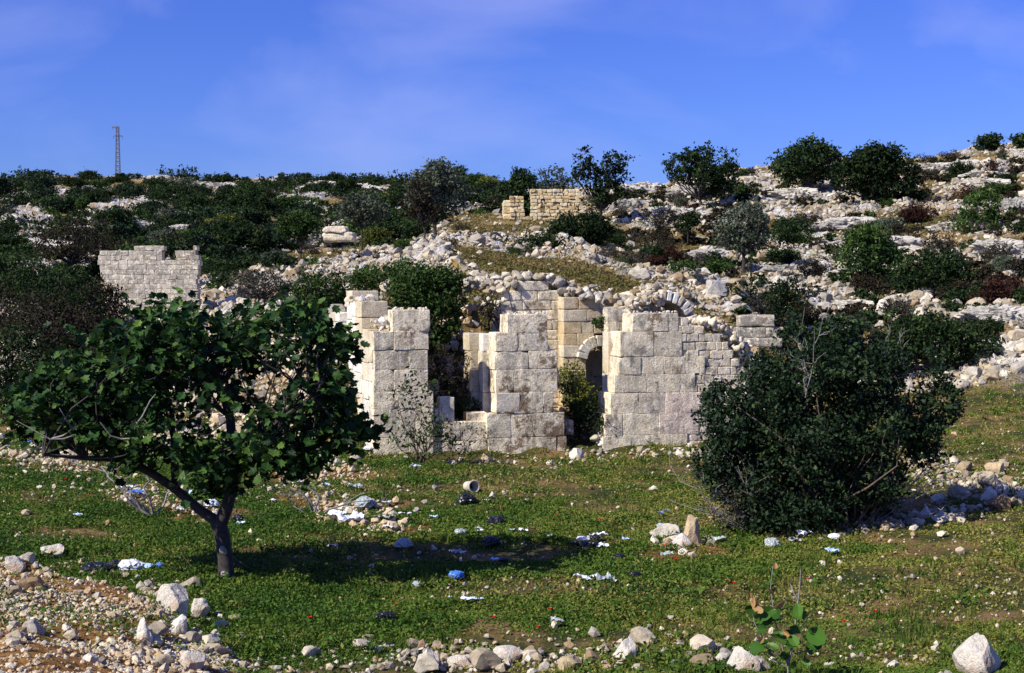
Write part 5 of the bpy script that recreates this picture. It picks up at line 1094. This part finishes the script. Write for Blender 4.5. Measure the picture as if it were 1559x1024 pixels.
def litter():
    items = [(695, 888, 24, 'blue', 'bag', 'crumpled bright blue plastic bag in the shade of the fig tree'), (890, 892, 34, 'white', 'sheet', 'largest crisp white plastic bag in the open grass'), (924, 894, 34, 'grey', 'sheet', 'see through greyish film right beside the largest white bag'),
     (943, 858, 20, 'black', 'bag', 'shiny black round bag right of the cluster of bags'), (969, 886, 17, 'black', 'bag', 'small black bag right of the greyish film'), (584, 952, 30, 'black', 'bag', 'glossy black bag with a twig near the lower left of the field'),
     (912, 826, 32, 'white', 'sheet', 'white bag at the back of the bag cluster'), (907, 828, 16, 'black', 'bag', 'black bag lying on the white bag at the back of the cluster'), (882, 837, 20, 'black', 'bag', 'black bag at the left end of the bag cluster'), (898, 842, 26, 'black', 'bag', 'flat black bag in the middle of the bag cluster'),
     (889, 832, 20, 'white', 'sheet', 'white scrap behind the middle of the bag cluster'), (918, 841, 22, 'white', 'sheet', 'pale scrap at the right end of the bag cluster'), (698, 853, 32, 'grey', 'sheet', 'silvery grey film in the fig tree shade'), (753, 863, 14, 'pale', 'sheet', 'pale blue scrap at the right rim of the fig tree shade'),
     (660, 797, 15, 'pale', 'sheet', 'sky blue scrap in sunlit grass below the low wall'), (730, 818, 14, 'white', 'sheet', 'small white scrap above the dark bags'), (742, 770, 10, 'white', 'sheet', 'tiny white scrap nearest to the bucket'), (701, 820, 16, 'grey', 'bag', 'dull grey bag left of the small white scrap'),
     (797, 818, 18, 'white', 'sheet', 'white scrap beside a dark brown rag'), (812, 820, 14, 'brown', 'bag', 'dark brown rag beside a white scrap'), (614, 840, 24, 'grey', 'bag', 'grey bag at the upper rim of the fig tree shade'), (715, 927, 26, 'white', 'sheet', 'white wrapper below the blue bag'), (732, 924, 9, 'pale', 'sheet', 'tiny blue scrap at the end of the white wrapper'),
     (685, 923, 8, 'pale', 'sheet', 'tiny pale blue scrap left of the white wrapper'), (636, 902, 16, 'grey', 'bag', 'small grey bag left of the blue bag'), (849, 960, 26, 'grey', 'sheet', 'grey film in the lower middle of the field'), (1268, 849, 24, 'pale', 'sheet', 'pale blue wrapper in front of the evergreen shrub'), (1228, 823, 26, 'white', 'sheet', 'white sheet at the foot of the evergreen shrub'),
     (1273, 826, 16, 'white', 'bag', 'small white bag right of the white sheet'), (1214, 835, 22, 'grey', 'sheet', 'grey film left of the white sheet by the shrub'), (1178, 838, 22, 'grey', 'bag', 'grey bag at the left foot of the evergreen shrub'), (1015, 814, 26, 'grey', 'bag', 'murky grey bag left of the brownish boulder'), (1096, 832, 26, 'grey', 'sheet', 'grey white film right of the brownish boulder'),
     (1008, 788, 10, 'blue', 'sheet', 'dark blue strip in the grass left of the shrub'), (1017, 785, 8, 'blue', 'sheet', 'upright dark blue strip next to the other one'), (955, 831, 16, 'pale', 'sheet', 'pale blue scrap right of the bag cluster'), (1018, 856, 22, 'grey', 'sheet', 'thin grey film below the broken boulder'), (838, 826, 10, 'grey', 'sheet', 'tiny grey scrap left of the bag cluster'),
     (530, 800, 48, 'white', 'sheet', 'large crumpled white sheet on the waste heap'), (512, 792, 30, 'white', 'sheet', 'pinkish white sheet at the left of the waste heap'), (585, 800, 36, 'grey', 'sheet', 'grey wrinkled film at the right of the waste heap'), (555, 775, 30, 'grey', 'bag', 'grey bag on top of the waste heap'), (590, 812, 18, 'white', 'sheet', 'white strip at the right tip of the waste heap'),
     (588, 773, 14, 'pale', 'sheet', 'pale blue wrapper right above the waste heap'), (632, 718, 18, 'white', 'sheet', 'white scrap close to the wall below the sapling'), (611, 791, 12, 'white', 'sheet', 'small white scrap right of the waste heap'), (624, 790, 8, 'white', 'bag', 'tiny white crumb between the waste heap and blue scrap'), (530, 720, 20, 'tan', 'sheet', 'orange cardboard piece at the upper waste patch'),
     (455, 742, 14, 'white', 'sheet', 'white scrap under the right side of the fig tree'), (472, 722, 10, 'white', 'sheet', 'bright white scrap near the dead branch'), (495, 745, 14, 'pale', 'sheet', 'bluish scrap right of the dead branch'), (540, 748, 26, 'grey', 'sheet', 'grey sheet below the orange cardboard'), (560, 690, 12, 'white', 'bag', 'small white bag beside the church corner'),
     (205, 760, 26, 'blue', 'sheet', 'dark blue bag under the fig tree limb'), (192, 750, 22, 'white', 'sheet', 'white paper beside the dark blue bag'), (40, 678, 14, 'blue', 'sheet', 'small blue bag at the left waste patch'), (70, 690, 20, 'white', 'sheet', 'white sheet at the left waste patch'), (298, 760, 26, 'pale', 'sheet', 'pale blue bag behind the fig tree fork'), (320, 775, 22, 'white', 'bag', 'white bag touching the fig tree fork'),
     (272, 785, 22, 'grey', 'sheet', 'grey sheet under the fig tree limb'), (365, 806, 14, 'pale', 'sheet', 'pale blue scrap right of the fig tree trunk'), (360, 797, 18, 'black', 'bag', 'black bag right of the fig tree trunk'), (198, 873, 34, 'white', 'bag', 'white bag at the rim of the spoil heap'), (222, 872, 16, 'pale', 'bag', 'light blue bag touching the white one at the heap'), (145, 876, 38, 'black', 'bag', 'wide black bag at the rim of the spoil heap'), (172, 874, 24, 'black', 'bag', 'black bag between the wide black and white ones'),
     (240, 872, 12, 'blue', 'bag', 'tiny blue bag at the left of the dry twigs'), (116, 793, 14, 'pale', 'sheet', 'pale scrap in the grass at the far left'), (755, 804, 30, 'black', 'bag', 'flat black bag in sunny grass below the bucket'), (748, 836, 28, 'black', 'bag', 'dark bag right of the fig tree shade'), (768, 864, 16, 'black', 'bag', 'small dark bag right of the pale blue scrap'), (667, 744, 9, 'black', 'bag', 'tiny black bag left of the bucket'), (710, 770, 30, 'black', 'bag', 'thin dark bag just below the bucket'),
     (730, 815, 12, 'grey', 'sheet', 'dim grey scrap above the dark bags'), (780, 816, 10, 'pale', 'sheet', 'pale scrap left of the white scrap and rag'), (505, 842, 20, 'grey', 'sheet', 'dim film in the middle of the fig tree shade'), (415, 770, 12, 'white', 'sheet', 'white scrap in the grass beside the dead branch')]
    for k, (u, v, w_, c, kd, lab) in enumerate(items):
        X, Y, z = ground_at(u, v); m = Y/FX; A = bagmesh(k+1, random.uniform(.45, .75)) if kd == 'bag' else sheetmesh(k+1); nm = {'bag': 'plastic_bag', 'sheet': 'plastic_scrap'}[kd]
        if c == 'tan': nm = 'cardboard_piece'
        if c == 'brown': nm = 'rag'
        obj(nm, A.mesh(nm, PM[c]), None, (X, Y, z+.10), random.uniform(-.5, .5), w_*m*((.56 if c == 'black' else .60) if kd == 'bag' else .46), lab, nm.replace('_', ' '))
    # broken bucket
    X, Y, z = ground_at(717, 751); A = Acc(); n = 24; a = np.arange(n)*2*np.pi/n
    prof = [(.0, -.20), (.13, -.20), (.135, -.15), (.15, .18), (.16, .18), (.16, .2), (.142, .2), (.125, -.17), (0, -.17)]
    V = np.array([(r_*math.cos(t), r_*math.sin(t), h) for r_, h in prof for t in a]); F = [[i*n+k, i*n+(k+1) % n, (i+1)*n+(k+1) % n, (i+1)*n+k] for i in range(len(prof)-1) for k in range(n)]
    A.add(V, F); o = thing('bucket', (X, Y, z+.16), 'cream plastic bucket lying on its side in the grass before the church', 'bucket'); b = obj('body', A.mesh('body', plain_mat('cream_plastic', (.66, .58, .44), .5, .4), True), o)
    b.rotation_euler = Vector((.50, -.85, .10)).to_track_quat('Z', 'Y').to_euler()
    A = Acc(); tube(A, [(.165*math.cos(t), .165*math.sin(t), .19) for t in np.linspace(0, 2*np.pi, 25)], [.012]*25, 5); rr = obj('rim', A.mesh('rim', plain_mat('rim_plastic', (.7, .62, .5), .5, .4), True), b)
    A = Acc(); A.add(np.array([(.126*math.cos(t), .126*math.sin(t), -.165) for t in a]), [list(range(n))]); obj('inside', A.mesh('inside', plain_mat('painted_inside_shade', (.03, .025, .02), .9, .1)), b)  # near-black disc at the bottom, painting the shade inside the bucket
litter()
def poppies():
    A = Acc(); tube(A, [(0, 0, 0), (.01, 0, .08), (0, 0, .14)], [.004, .004, .003], 4); g = np.random.default_rng(1)
    a = np.linspace(0, 2*np.pi, 9)[:-1]; V = np.array([(0, 0, .135)]+[(math.cos(t)*.034, math.sin(t)*.034, .165+.012*(i % 2)) for i, t in enumerate(a)]); st = A.mesh('stem', M_clov)
    B = Acc(); B.add(V, [[0, i, i % 8+1] for i in range(1, 9)]); pe = B.mesh('petals', plain_mat('poppy_red', (.75, .02, .015), .6, .2))
    for u, v in ((470, 961), (752, 959), (602, 940), (848, 798), (915, 803), (1013, 846), (1030, 867), (945, 873), (838, 947), (1234, 899), (1289, 966), (1337, 951), (97, 740), (802, 852), (820, 975), (1120, 905)):
        X, Y, z = ground_at(u, v); o = thing('poppy', (X, Y, z+.02), 'tiny red poppy flower in the green field', 'flower', 'poppies in the field'); obj('stem', st, o); obj('petals', pe, o)
poppies()
